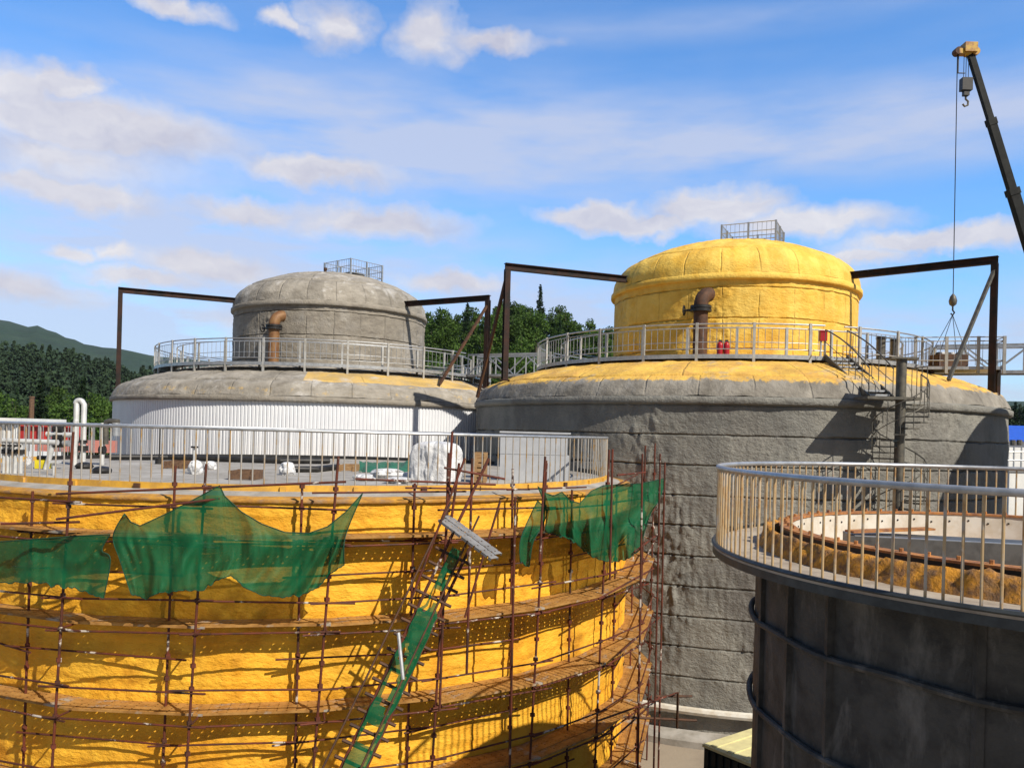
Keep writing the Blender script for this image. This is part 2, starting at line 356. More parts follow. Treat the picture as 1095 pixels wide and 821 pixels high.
# ------------------------------------------------------------------ ground and hills
def hgt(x, y):
    """terrain height: level works site, wooded slopes behind"""
    if y < 80: return 0.0
    d = math.hypot(x, y); az = math.degrees(math.atan2(x, y))
    def g(a, s): return math.exp(-((az-a)/s)**2)
    near = min(max((d-80)/120, 0), 1); near = near*near*(3-2*near)
    h = near*(5*g(-32,12) + 33*g(-1,14) + 3*g(30,10))
    mid = min(max((d-200)/260, 0), 1); mid = mid*mid*(3-2*mid)
    h += mid*(30*g(-33,13) + 10*g(-15,8) + 10*g(-2,12) + 14*g(33,8))
    h += 4*near*noise.noise(Vector((x/40, y/40, 0)))
    return h
mb = MB()
xs = [-2600,-1800,-1200,-800] + [i*12 for i in range(-50, 51)] + [800,1200,1800,2600]
ys = [-600,-300,-100,0,40,70] + [80+i*10 for i in range(0, 50)] + [650,800,1200,1800,2700]
vs = [Vector((x, y, hgt(x, y))) for y in ys for x in xs]
n = len(xs)
mb._add(vs, [(j*n+i, j*n+i+1, (j+1)*n+i+1, (j+1)*n+i) for j in range(len(ys)-1) for i in range(n-1)])
def gx(nt, p, vec, c):
    sp = nd(nt, 'ShaderNodeSeparateXYZ'); nt.links.new(vec, sp.inputs[0])
    cc = mixc(nt, ramp(nt, sp.outputs[1], 68, 80), c, (.03,.05,.018))
    nt.links.new(cc, p.inputs['Base Color'])
ground_m2 = mat('ground_cover', (.30,.25,.19), (.22,.18,.14), .25, .95, bump=.5, bscale=6, c3=(.36,.32,.27), s3=.08, extra=gx)
tag(mb.build('ground', ground_m2), kind='structure')
# far ridge
mb = MB(); vs = []; D0 = 1500
prof_px = [(-400,372),(-200,352),(-90,350),(-30,344),(0,342),(15,344),(26,350),(40,348),(52,353),(75,362),(95,369),(115,372),(180,382),(300,396),(520,408),(800,425),(1200,430)]
N = 160
def ridge(x):
    for (x0,y0),(x1,y1) in zip(prof_px, prof_px[1:]):
        if x0 <= x <= x1:
            t = (x-x0)/(x1-x0); t = t*t*(3-2*t); return y0+(y1-y0)*t
for i in range(N+1):
    px = -400 + 1600*i/N
    top = at(px, ridge(px), D0)
    for j, t in enumerate((0, .15, .35, .6, .85, 1.0, .9, .4, 0)):
        dd = (j-5)*170
        s = (D0+dd)/D0
        z = top.z*t*(1 + .06*noise.noise(Vector((i*.25, j*.7, 3))) * (0 if t in (0,1) else 1))
        vs.append(Vector((top.x*s, D0+dd, z if t else -1)))
mb._add(vs, [(i*9+j, (i+1)*9+j, (i+1)*9+j+1, i*9+j+1) for i in range(N) for j in range(8)])
tag(mb.build('hills', hill_m, angle=180), kind='structure')

# ------------------------------------------------------------------ trees
def crown_mesh(kind, seed):
    rnd = random.Random(seed); mb = MB(); vs, fs = [], []
    def leaf(p, s):
        nrm = Vector((rnd.gauss(0,1), rnd.gauss(0,1), rnd.gauss(.5,1))).normalized()
        a = nrm.orthogonal().normalized(); b = nrm.cross(a); t = rnd.uniform(0, 6.28)
        a, b = a*math.cos(t)+b*math.sin(t), b*math.cos(t)-a*math.sin(t)
        i = len(vs); vs.extend([p-a*s, p+b*s*.55, p+a*s, p-b*s*.55]); fs.append((i,i+1,i+2,i+3))
    if kind == 'c':
        hh = rnd.uniform(14, 17)
        for lv in range(34):
            t = lv/33; z = 2 + (hh-2)*t; rr = (1-t)**.85*rnd.uniform(2.3, 3.1) + .15
            nb = int(9*(1-t)) + 4
            for k in range(nb):
                a = rnd.uniform(0, 6.28); L = rr*rnd.uniform(.6, 1.1)
                for q in range(int(5+9*(1-t))):
                    u = rnd.uniform(.15, 1)
                    leaf(Vector((math.cos(a)*L*u+rnd.gauss(0,.15), math.sin(a)*L*u+rnd.gauss(0,.15), z - L*u*.25 + rnd.gauss(0,.15))), rnd.uniform(.2,.42))
    else:
        hh = rnd.uniform(12, 15)
        for k in range(20):
            a = rnd.uniform(0, 6.28); t = rnd.random(); rr = 3.2*math.sin(math.pi*min(.93, .2+.72*t))**.7
            c = Vector((math.cos(a)*rr*rnd.uniform(.15,.9), math.sin(a)*rr*rnd.uniform(.15,.9), 3.2+(hh-4)*t)); cr_ = rnd.uniform(.9,1.7)
            for q in range(120):
                d = Vector((rnd.gauss(0,1), rnd.gauss(0,1), rnd.gauss(0,.85))).normalized()*cr_*rnd.uniform(.55,1.08)
                leaf(c+d, rnd.uniform(.2,.42))
    mb._add(vs, fs); return mb, hh
protos = []
for kind, seed in (('c',1),('c',2),('b',3),('b',4),('b',5),('c',6)):
    cmb_, hh = crown_mesh(kind, seed)
    nm = 'conifer_tree' if kind == 'c' else 'broadleaf_tree'
    t = thing(nm, 'x', 'tree', (0,0,0), 'trees on the wooded slopes behind the tanks')
    cmb_.build('crown', leaf_c if kind == 'c' else leaf_b, t, smooth=False)
    MB().path([(0,0,-.6),(.05,.05,hh*.4),(0,.1,hh*.75),(0,0,hh*.96)], .2, 6, radii=[.24,.17,.09,.02]).build('trunk', trunk_m, t)
    protos.append((t, kind))
LAB = {('b',0):'bright green broadleaf tree on the slope left of the white tank', ('c',0):'dark pointed conifer on the slope left of the white tank',
       ('b',1):'green broadleaf tree on the slope seen between the two domed tanks', ('c',1):'dark conifer on the slope seen between the two domed tanks',
       ('b',2):'green broadleaf tree beyond the blue roofed shed', ('c',2):'dark conifer beyond the blue roofed shed'}
used = [False]*len(protos)
def plant(px, D, sector, s=1.0, kinds=None):
    k = random.choice([i for i in range(len(protos)) if kinds is None or protos[i][1] in kinds])
    t, kind = protos[k]
    if used[k]: t = copy_tree(t)
    used[k] = True
    x = (px-CX)/F*D
    t.location = (x, D, hgt(x, D)-.1); t.rotation_euler = (0,0,random.uniform(0,6.28)); sz = s*random.uniform(.8,1.15)
    t.scale = (sz, sz, sz*random.uniform(.92,1.1)); t['label'] = LAB[(kind, sector)]
for i in range(95):
    D = 88 + 105*(i/95)**1.2
    plant(random.uniform(-60, 200), D + random.uniform(-4,4), 0, .78, 'b' if random.random() < .85 else 'c')
for i in range(165):
    D = 92 + 170*(i/165)
    plant(random.uniform(425, 690), D + random.uniform(-4,4), 1, .8, 'b' if random.random() < .93 else 'c')
for i in range(30):
    plant(random.uniform(1045, 1150), random.uniform(170, 230), 2, .95, None)
# the wood further up the slopes reads as one mass
import numpy as np
rs = np.random.RandomState(5)
def far_crown(kind):
    n = 150; pts, sz = [], []
    for k in range(n):
        if kind: t = rs.rand()**.8; r = 2.2*(1-t)**.9*(.35+.65*rs.rand())+.1; z = 1+10*t
        else: t = rs.rand(); r = 2.7*math.sin(math.pi*(.12+.8*t))**.6*(.5+.5*rs.rand()); z = 1.5+8*t
        a = rs.rand()*6.283; pts.append((r*math.cos(a), r*math.sin(a), z)); sz.append(.4+.4*rs.rand())
    P = np.array(pts); S = np.array(sz)[:,None]
    nr = rs.randn(n,3); nr[:,2] += .5; nr /= np.linalg.norm(nr,axis=1)[:,None]
    A = np.cross(nr, rs.randn(n,3)); A /= np.linalg.norm(A,axis=1)[:,None]; B = np.cross(nr, A)
    return np.stack([P-A*S, P+B*S*.7, P+A*S, P-B*S*.7], 1).reshape(-1,3)
fc = [far_crown(k%2) for k in range(6)]
parts = []
for i in range(2300):
    px = (rs.uniform(-150, 260), rs.uniform(-150, 260), rs.uniform(380, 760), rs.uniform(1020, 1250))[rs.randint(4)]
    D = rs.uniform(175, 520) if px < 300 else rs.uniform(235, 520) if px < 900 else rs.uniform(235, 480)
    x = (px-CX)/F*D; q = fc[rs.randint(6)]; a = rs.rand()*6.28; sc_ = rs.uniform(.75,1.25)
    R2 = np.array([[math.cos(a),-math.sin(a),0],[math.sin(a),math.cos(a),0],[0,0,1]])*sc_
    parts.append(q @ R2.T + np.array([x, D, hgt(x, D)-1]))
V = np.concatenate(parts); me = bpy.data.meshes.new('wood'); nv = len(V)
me.vertices.add(nv); me.vertices.foreach_set('co', V.astype(np.float32).ravel())
me.loops.add(nv); me.loops.foreach_set('vertex_index', np.arange(nv, dtype=np.int32))
me.polygons.add(nv//4); me.polygons.foreach_set('loop_start', np.arange(0, nv, 4, dtype=np.int32))
me.update(calc_edges=True); me.materials.append(leaf_f)
wo = bpy.data.objects.new('wood', me); col.objects.link(wo)
tag(wo, 'dark green wood covering the slopes behind the tanks', 'forest', kind='stuff')

# ------------------------------------------------------------------ tanks
def fr(p, o=4): return noise.fractal(Vector(p), 1.0, 2.0, o)
def panel_disp(amp, seam, ph0=0, lump=1.0):
    """sprayed surface: lumps, and a groove with raised lips at every lift"""
    def d(a, r, z):
        x = a*12
        q = amp*lump*fr((x*.9, z*.9, ph0)) + amp*.5*abs(fr((x*3.1, z*2.2, ph0+9)))
        rough = max(0, fr((x*.28, z*.1, ph0+4), 2))*amp*5*abs(fr((x*3.2, z*1.6, ph0+3)))
        t = (z + .03*noise.noise(Vector((x*.9, 0, ph0))))/seam; t = (t - math.floor(t+.5))*seam
        v = x/2.3 + .35*math.floor(z/seam); v = (v-math.floor(v+.5))*2.3
        return q*.7 + rough - .03*math.exp(-(t/.02)**2) + .008*math.exp(-((t-.06)/.03)**2) - .01*math.exp(-(v/.03)**2)
    return d
def linspace(a, b, n): return [a+(b-a)*i/(n-1) for i in range(n)]
def catmull(pts, n):
    out = []; P = [pts[0]]+pts+[pts[-1]]
    for i in range(1, len(P)-2):
        for k in range(n):
            t = k/n; q = []
            for c in range(len(pts[0])):
                p0,p1,p2,p3 = P[i-1][c],P[i][c],P[i+1][c],P[i+2][c]
                q.append(.5*((2*p1)+(-p0+p2)*t+(2*p0-5*p1+4*p2-p3)*t*t+(-p0+3*p1-3*p2+p3)*t**3))
            out.append(tuple(q))
    out.append(tuple(pts[-1])); return out

def hsh(*k): return (math.sin(k[0]*12.9898 + k[1]*78.233 + (k[2] if len(k) > 2 else 0)*37.719)*43758.5453) % 1
def patches(R, w, h, seed, warp=.25):
    """sprayed areas: patches of slightly different shade, lift by lift"""
    def f(a, r, z):
        j = math.floor((z + .05*noise.noise(Vector((a*R*.7, z, seed))))/h)
        x = a*R + warp*noise.noise(Vector((a*R*.8, z*1.5, seed+3)))
        k = math.floor(x/(w*(.7+.6*hsh(j, seed))) + hsh(j, seed+1))
        return .25 + .5*hsh(k, j, seed) + .25*noise.noise(Vector((a*R*.5, z*.5, seed+8)))
    return f
def circ_rail(mb, c, R, z, r, n=8, a0=0, a1=2*math.pi, seg=120):
    if a1-a0 > 6.27: return mb.path([ring(c,R,2*math.pi*i/seg,z) for i in range(seg)], r, n, closed=True)
    return mb.path([ring(c,R,a0+(a1-a0)*i/seg,z) for i in range(seg+1)], r, n)

def dome_tank(name, label, c, kind, vent_px, gaps):
    cz = Vector((c[0], c[1], 0)); T = thing(name, label, 'tank', cz)
    phi_cam = math.atan2(-c[0], c[1])
    # wall
    mb = MB(); zt = H+1.22
    if kind == 'white':
        nr = 420; prof = [(12.0,0),(12.0,zt)]; 
        vs=[]; 
        seq = [(0,0),(.55,0),(.7,-.035),(.92,-.035)]
        m = nr*4
        for i in range(nr):
            for (t, d) in seq:
                a = 2*math.pi*(i+t)/nr
                for z in (0, zt-.02): vs.append(ring(c, 12.0+d, a, z))
        mb._add(vs, [(i*2, ((i+1)%m)*2, ((i+1)%m)*2+1, i*2+1) for i in range(m)])
        mb.build('wall', clad, T, smooth=False)
    else:
        a0, a1 = phi_cam-R_(100), phi_cam+R_(100)
        dz = panel_disp(.045, 1.06, 3)
        zz_ = sorted(set([round(z,3) for z in linspace(.0, zt, 110)] + [round(k*1.06+e,3) for k in range(1,12) for e in (-.07,-.045,-.03,-.015,0,.015,.03,.05,.08) if k*1.06+e < zt]))
        mb.lathe(c, [(12.0, z) for z in zz_], 700, a0, a1, disp=dz, tint=patches(12, 2.6, 1.06, 2))
        mb.lathe(c, [(12.0, z) for z in linspace(.0, zt, 3)], 60, a1, a0+2*math.pi)
        mb.build('wall', coat, T, angle=180)
    # eaves rim and lower dome
    z0 = H+1.22
    mb = MB(); d0 = panel_disp(.02, 50, 6)
    mb.lathe(c, [(11.98,z0),(12.12,z0-.03),(12.16,z0+.0),(12.15,z0+.2),(12.06,z0+.25)], 300, disp=lambda a,r,z: .02*fr((a*9, z*2, 5)))
    mb.build('rim', coat if kind != 'white' else coat_old, T, angle=180)
    pr = catmull([(12.08,z0+.25),(11.97,z0+.5),(11.75,z0+.82),(11.3,z0+1.05),(10.3,z0+1.42),(9.1,z0+1.74),(7.6,z0+2.02),(5.7,z0+2.2)], 9)
    def mk(a, r, z):
        if kind == 'white':
            dphi = a - phi_cam
            on = 1 if R_(-6) < dphi < R_(46) else 0
            return (1.0 if (on and 9.8 < r < 11.35) else .42 if (on and r < 11.7) else .40 if r > 11.9 else .27)
        return min(1.2, max(0, (z-(z0+.84))*1.5 + .5))
    def dd(a, r, z):
        q = .035*fr((a*12, r*1.1, 1.7+c[0])) + .02*abs(fr((a*30, r*3, 4)))
        t = a*12/1.9; t = (t-math.floor(t+.5))*1.9
        q -= .018*math.exp(-(t/.045)**2) if r > 11.3 else 0
        u = r-11.3 + .04*noise.noise(Vector((a*20,0,1))); q -= .07*math.exp(-(u/.05)**2)
        return (q*.6, q)
    pr = [p for i, p in enumerate(catmull(pr, 3))]
    MB().lathe(c, pr, 620, disp=dd, mask=mk, tint=lambda a,r,z: .25+.5*hsh(math.floor(a*12/1.9+.5), 1 if r > 11.2 else 2) if r > 11.2 else .5+.5*noise.noise(Vector((a*7,r,2)))).build('lower_dome', dome_mix if kind != 'white' else dome_old, T, angle=180)
    # upper drum
    cu = c if kind == 'white' else (c[0]+.33, c[1]-.08)
    zb, zu = z0+2.1, H+6.75
    um = foam if kind != 'white' else coat_old
    MB().lathe(cu, [(5.7,z) for z in linspace(zb, zu, 130)], 380, disp=panel_disp(.035,1.3,8), tint=patches(5.7, 1.5, 1.3, 5)).build('upper_wall', um, T, angle=180)
    MB().lathe(cu, [(5.65,zu-.02),(5.86,zu-.03),(5.89,zu+.02),(5.88,zu+.18),(5.8,zu+.26)], 220, disp=lambda a,r,z: .018*fr((a*7, z*2, 15))).build('upper_rim', um, T, angle=180)
    pu = catmull([(5.8,zu+.26),(5.72,zu+.7),(5.45,zu+1.15),(5.0,zu+1.5),(4.2,zu+1.9),(2.9,zu+2.35),(1.4,zu+2.62),(.02,zu+2.7)], 8)
    def du(a, r, z):
        q = .03*fr((a*8, r*1.4, 2.2+c[1])); t = a*5.5/1.5; t = (t-math.floor(t+.5))*1.5
        q -= .02*math.exp(-(t/.04)**2) if 4.95 < r < 5.75 else 0
        for rr in (4.95, 3.4): q -= .08*math.exp(-((r-rr)/.05)**2)
        return (q*.6, q)
    pu = catmull(pu, 3); MB().lathe(cu, pu, 420, disp=du, mask=lambda a,r,z: .32, tint=lambda a,r,z: .15+.7*hsh(math.floor(a*5.5/1.5+.5), 4) if r > 4.95 else .62 + .3*noise.noise(Vector((a*4,r,2)))).build('upper_dome', foam if kind != 'white' else dome_old, T, angle=180)
    # ring walkway with railing
    zp = H+3.22; Rp = 9.1 if kind != 'white' else 9.9; Ri = Rp-1.15
    W = MB().lathe(c, [(Rp+.02,zp-.16),(Rp+.06,zp-.16),(Rp+.06,zp),(Ri-.05,zp),(Ri-.05,zp-.06),(Rp+.02,zp-.06)], 120)
    wk = W.build('walkway', zinc, T, smooth=False)
    steps = int(2*math.pi*Rp/2.05)
    def ok(a): return not any(g0 < (a % (2*math.pi)) < g1 for g0, g1 in gaps)
    for i in range(steps):
        a = 2*math.pi*i/steps + .1
        for RR in (Rp,):
            p = ring(c, RR, a, zp)
            rad = Vector((math.sin(a), -math.cos(a), 0)); tan = Vector((math.cos(a), math.sin(a), 0))
            MB().box(p+rad*.02+Vector((0,0,.28)), (.10,.08,1.86), (tan, rad, Vector((0,0,1)))).build('post', white_post, wk, smooth=False)
    for i in range(26):
        a = 2*math.pi*i/26 + .05
        if math.cos(a-phi_cam) < -.2: continue
        p = ring(c, Ri, a, zp); rad = Vector((math.sin(a), -math.cos(a), 0)); tan = Vector((math.cos(a), math.sin(a), 0))
        MB().box(p+Vector((0,0,.45)), (.1,.08,1.5), (tan, rad, Vector((0,0,1)))).build('inner_post', white_post, wk, smooth=False)
    edges = sorted(q for g in gaps for q in g); runs = [(edges[i], edges[i+1] if i+1 < len(edges) else edges[0]+2*math.pi) for i in range(1, len(edges), 2)]
    for (zz, r, RR, nm) in ((1.16,.032,Rp,'top_rail'),(1.0,.016,Rp,'mid_rail'),(.2,.02,Rp,'bottom_rail'),(1.16,.026,Ri,'inner_rail'),(.6,.016,Ri,'inner_mid_rail')):
        if RR == Ri: circ_rail(MB(), c, Ri, zp+zz, r, 6, seg=200).build(nm, zinc, wk)
        else:
            for g0, g1 in runs: circ_rail(MB(), c, Rp, zp+zz, r, 6, g0, g1, max(6, int((g1-g0)*38))).build(nm, zinc, wk)
    for g0, g1 in runs:
        m = MB(); k = int((g1-g0)*36)
        for i in range(1, k): a = g0+(g1-g0)*i/k; m.tube(ring(c,Rp,a,zp+.2), ring(c,Rp,a,zp+1.0), .011, 4)
        m.build('infill_grille', zinc, wk)
    # elbow vent pipe in front of the drum
    pv = phi_of(c, 6.4, vent_px); p = ring(c, 6.4, pv, 0); rad = Vector((math.sin(pv), -math.cos(pv), 0)); tan = Vector((math.cos(pv), math.sin(pv), 0))
    bend = rad*-1.0 + tan*.55; bend.normalize()
    ze = H+5.55; pts = [p+Vector((0,0,zp-.1)), p+Vector((0,0,ze))]
    for k in range(1, 9):
        t = R_(95*k/8); pts.append(p + bend*.5*(1-math.cos(t)) + Vector((0,0,ze+.5*math.sin(t))))
    V = MB().path(pts, .3, 16).build('vent_pipe', pipe_br if kind == 'white' else rust_br, T)
    MB().path([p+Vector((0,0,ze-.28)), p+Vector((0,0,ze-.17))], .44, 18).path([p+Vector((0,0,ze-.14)), p+Vector((0,0,ze-.03))], .44, 18).build('flange', black, V)
    MB().tube(p+Vector((0,0,ze-.2))-tan*.4, p+Vector((0,0,ze-.2))-tan*.72, .05).path([p+Vector((0,0,ze-.2))-tan*.7+rad*(.2*math.cos(q))+Vector((0,0,.2*math.sin(q))) for q in linspace(0,5.9,12)], .035, 6, closed=True).build('valve_wheel', black, V)
    # square guard on the crown of the dome
    G = thing  # placeholder name kept local
    zg = zu+2.45; cx_ = c[0]+1.35*math.cos(phi_cam) - .4*math.sin(phi_cam); cy_ = c[1]+1.35*math.sin(phi_cam)
    ang = phi_cam + (R_(38) if kind == 'white' else R_(-12)); e1 = Vector((math.cos(ang), math.sin(ang), 0)); e2 = Vector((-math.sin(ang), math.cos(ang), 0))
    hx = 1.25; m = MB(); cc = Vector((cx_ - (0 if kind == 'white' else .2), cy_, zg))
    cor = [cc+e1*hx*i+e2*hx*j for i, j in ((-1,-1),(1,-1),(1,1),(-1,1))]
    for i in range(4):
        p0, p1 = cor[i], cor[(i+1)%4]
        for zz in (1.02, .62, .22): m.tube(p0+Vector((0,0,zz)), p1+Vector((0,0,zz)), .022, 5)
        for k in range(1, 12): m.tube(p0.lerp(p1,k/12)+Vector((0,0,.22)), p0.lerp(p1,k/12)+Vector((0,0,1.02)), .01, 4)
    hg = m.build('hatch_railing', zinc, T)
    for i in range(4):
        p0, p1 = cor[i], cor[(i+1)%4]
        for q in (0, .5): MB().box(p0.lerp(p1,q)+Vector((0,0,.3)), (.09,.09,1.5), (e1,e2,Vector((0,0,1)))).build('post', zinc, hg, smooth=False)
    MB().lathe((cc.x,cc.y), [(.55,zg-.3),(.55,zg+.35),(.7,zg+.35),(.7,zg+.42),(.01,zg+.5)], 20).build('hatch', blue_grey, hg)
    return T, phi_cam

CB, CC = (-11.35, 49.75), (10.28, 39.5)
TB, pB = dome_tank('domed_tank', 'grey domed tank with white ribbed cladding round its wall', CB, 'white', 290, [(R_(61),R_(69))])
TC, pC = dome_tank('domed_tank', 'large tank with yellow foam dome on a rough grey wall', CC, 'grey', 746, [(R_(243),R_(249)), (phi_of(CC,9.15,893,375)-R_(2.6),phi_of(CC,9.15,893,375)+R_(2.6)), (R_(62),R_(70))])
q = at(348, 289, 47.5)
MB().tube(q-Vector((0,0,.3)), q+Vector((0,0,.0)), .07, 10).tube(q+Vector((0,0,.0)), q+Vector((0,0,.14)), .1, 10).build('relief_valve', rust_br, TB)
# a pipe along the foot of the grey tank
MB().path([ring(CC,12.25,a,1.05) for a in linspace(pC-1.6, pC+1.6, 90)], .14, 8).build('foot_pipe', off_white, TC)
MB().lathe(CC, [(12.9,0),(12.9,.22),(12.0,.3)], 140, disp=lambda a,r,z: .05*fr((a*8,z,1))).build('plinth', conc, TC)
# smaller tank out of frame on the sunny side; its shadow falls on the grey tank
CE = (24.9, 24.4)
T = thing('domed_tank', 'plain grey tank to the right of the truss footbridge', 'tank', (CE[0],CE[1],0))
MB().lathe(CE, [(4.3,0),(4.3,14.5),(4.45,14.6),(4.45,14.8)], 80).build('wall', coat, T)
MB().lathe(CE, catmull([(4.4,14.8),(4.2,15.8),(3.4,16.9),(2,17.7),(.02,18)],5), 80).build('dome', dome_old, T)

# ------------------------------------------------------------------ steel frames on the domes
def gantry(label, c, px_post, r_post, zb, zt, r_in, brace=None, side=1, w=.24):
    lat = lev(px_post, 350)[0]; 
    ph = phi_of(c, r_post, px_post, 350, far=False)
    p = ring(c, r_post, ph, 0)
    rad = Vector((math.sin(ph), -math.cos(ph), 0)); tan = Vector((math.cos(ph), math.sin(ph), 0))
    T = thing('steel_frame', label, 'steel frame', (p.x,p.y,zb), 'steel frames standing on the tank domes')
    MB().hbeam(p+Vector((0,0,zb)), p+Vector((0,0,zt-.16)), w, w, .035, up=tan).build('post', beam_m, T, smooth=False)
    q = ring(c, r_in, ph, zt)
    MB().hbeam(p+rad*.12+Vector((0,0,zt)), q, w, .3, .035).build('beam', beam_m, T, smooth=False)
    MB().box(p+Vector((0,0,zb+.02)), (.45,.45,.04)).build('base_plate', beam_m, T, smooth=False)
    if brace:
        a, b = brace(p, rad, tan); MB().bar(a, b, .12, .12).build('brace', rust_br if side else zinc_dk, T, smooth=False)
    return p
zl = H+2.3
gantry('rusty steel frame over the left edge of the white clad tank', CB, 126, 11.75, H+1.9, H+7.35, 5.6)
gantry('rusty steel frame on the white clad tank beside the footbridge', CB, 521, 11.4, H+2.45, H+7.35, 5.6, lambda p,rad,tan: (p+Vector((0,0,H+6.9))-tan*.1, ring(CB, 11.3, phi_of(CB,11.3,470,410), H+2.4)))
gantry('dark steel frame on the left shoulder of the yellow domed tank', CC, 541, 11.45, H+2.3, H+7.3, 5.5, lambda p,rad,tan: (p+Vector((0,0,H+7.0)), Vector((p.x-1.25, p.y+1.6, H+1.6))))
gantry('dark steel frame with pale brace on the right shoulder of the yellow domed tank', CC, 1062, 11.55, H+2.0, H+7.35, 5.5, lambda p,rad,tan: (p+Vector((0,0,H+7.0)), ring(CC, 11.2, phi_of(CC,11.2,1014,418), H+2.4)), side=0)

# ------------------------------------------------------------------ footbridges
def truss_bridge(label, p0, p1, hh=1.16, wdt=1.1, n=5):
    p0, p1 = Vector(p0), Vector(p1); d = (p1-p0).normalized(); s = Vector((d.y,-d.x,0))
    T = thing('footbridge', label, 'footbridge', p0)
    MB().bar(p0, p1, wdt, .06).build('deck', zinc, T, smooth=False)
    for sg in (-1, 1):
        m = MB(); o = s*sg*wdt/2
        for zz in (0, hh): m.bar(p0+o+Vector((0,0,zz-.05)), p1+o+Vector((0,0,zz-.05)), .09, .1)
        for i in range(n+1):
            q = p0.lerp(p1, i/n)+o; m.bar(q-Vector((0,0,.0)), q+Vector((0,0,hh-.1)), .07)
            if i < n:
                q2 = p0.lerp(p1,(i+1)/n)+o
                if i % 2: m.bar(q+Vector((0,0,hh-.12)), q2+Vector((0,0,.02)), .06)
                else: m.bar(q+Vector((0,0,.02)), q2+Vector((0,0,hh-.12)), .06)
        m.build('truss_side', zinc, T, smooth=False)
    return T
u = (Vector((*CC,0))-Vector((*CB,0))).normalized()
zp = H+3.19
truss_bridge('grey steel footbridge linking the two domed tanks', Vector((*CB,zp))+u*10.0, Vector((*CC,zp))-u*9.2, n=4)
dr = Vector((.915,-.404,0))
truss_bridge('steel truss footbridge leaving the yellow domed tank to the right', Vector((*CC,zp))+dr*9.2, Vector((*CC,zp))+dr*16.2, n=6)
# two posts carrying the bridge on the dome shoulder
for k, px in enumerate((632, )): pass

# ------------------------------------------------------------------ stair on the grey tank
pc = at(962, 470, 26.4); colx, coly = pc.x, pc.y
zland = H+1.5
T = thing('spiral_stair', 'dark steel spiral stair round a post with upper flight against the grey tank', 'staircase', (colx,coly,0))
MB().tube((colx,coly,0),(colx,coly,H+2.75), .16, 16).build('column', zinc_dk, T)
MB().box((colx,coly,H+2.78),(.9,.5,.06)).build('column_cap', zinc_dk, T, smooth=False)
nst = 54
hr = []; a_start = R_(20)
for i in range(nst):
    z = zland - .2*(i+1); a = a_start - R_(27)*i
    if z < .1: break
    d = Vector((math.cos(a), math.sin(a), 0)); t = Vector((-d.y, d.x, 0))
    m = MB(); c0 = Vector((colx,coly,z))
    vs = [c0+d*.15+t*.06, c0+d*.15-t*.06, c0+d*.85-t*.19, c0+d*.85+t*.19]
    vs += [v-Vector((0,0,.045)) for v in vs]
    m._add(vs, [(0,1,2,3),(7,6,5,4),(0,4,5,1),(1,5,6,2),(2,6,7,3),(3,7,4,0)])
    m.build('tread', zinc_dk, T, smooth=False)
    MB().tube(c0+d*.84, c0+d*.84+Vector((0,0,1.0)), .015, 5).build('baluster', zinc_dk, T)
    hr.append(c0+d*.84+Vector((0,0,1.0)))
MB().path(hr, .022, 6).path([p-Vector((0,0,.5)) for p in hr], .014, 5).build('handrail', zinc_dk, T)
# landing and upper flight
phs = phi_of(CC, 9.15, 893, 375); top = ring(CC, 9.2, phs, H+3.2)
land_c = at(951, 424, 26.6); land_c.z = zland
fd = Vector((top.x-land_c.x, top.y-land_c.y, 0)); fl = fd.length; fd.normalize(); fs_ = Vector((fd.y,-fd.x,0))
MB().box(land_c+Vector((-.08,0,-.04)), (1.75,1.1,.09)).build('landing', zinc_dk, T, smooth=False)
foot = land_c + fd*.55; hw = .42
for sg in (-1, 1):
    MB().bar(foot+fs_*hw*sg, top+fs_*hw*sg, .05, .22).build('stringer', zinc_dk, T, smooth=False)
    m = MB(); o = fs_*hw*sg
    for k in range(8):
        q = foot.lerp(top, k/7)+o; m.tube(q, q+Vector((0,0,1.02)), .016, 5)
    up = Vector((0,0,1.02)); sag = [foot.lerp(top, t)+o+up+Vector((0,0,.16*math.sin(math.pi*t))) for t in linspace(0,1,9)]; m.path(sag, .026, 6); m.path([foot+o+up*.55, top+o+up*.55], .014, 5)
    m.build('flight_handrail', zinc_dk, T)
for k in range(10):
    q = foot.lerp(top, (k+.7)/10.5); MB().box(q, (2*hw-.05,.24,.07), (fs_, fd, Vector((0,0,1)))).build('flight_tread', zinc, T, smooth=False)
m = MB()
lc = [land_c+Vector((.95,-.52,0)), land_c+Vector((-.72,-.52,0)), land_c+Vector((-.72,.5,0))]
lr = [land_c+Vector((.98,.5,0)), land_c+Vector((.98,-.5,0))]
for run in ():
    for zz in (.5, 1.02): m.path([p+Vector((0,0,zz)) for p in run[:2]], .02, 5)
    for k in range(7): q = run[0].lerp(run[1], k/6); m.tube(q, q+Vector((0,0,1.02)), .014, 5)
for k in range(4): q = lr[0].lerp(lr[1], k/3); m.tube(q, q+Vector((0,0,1.02)), .014, 5)
m.path([lr[0]+Vector((0,0,1.02)), lr[1]+Vector((0,0,1.02))], .02, 5)
m.build('landing_railing', zinc_dk, T)

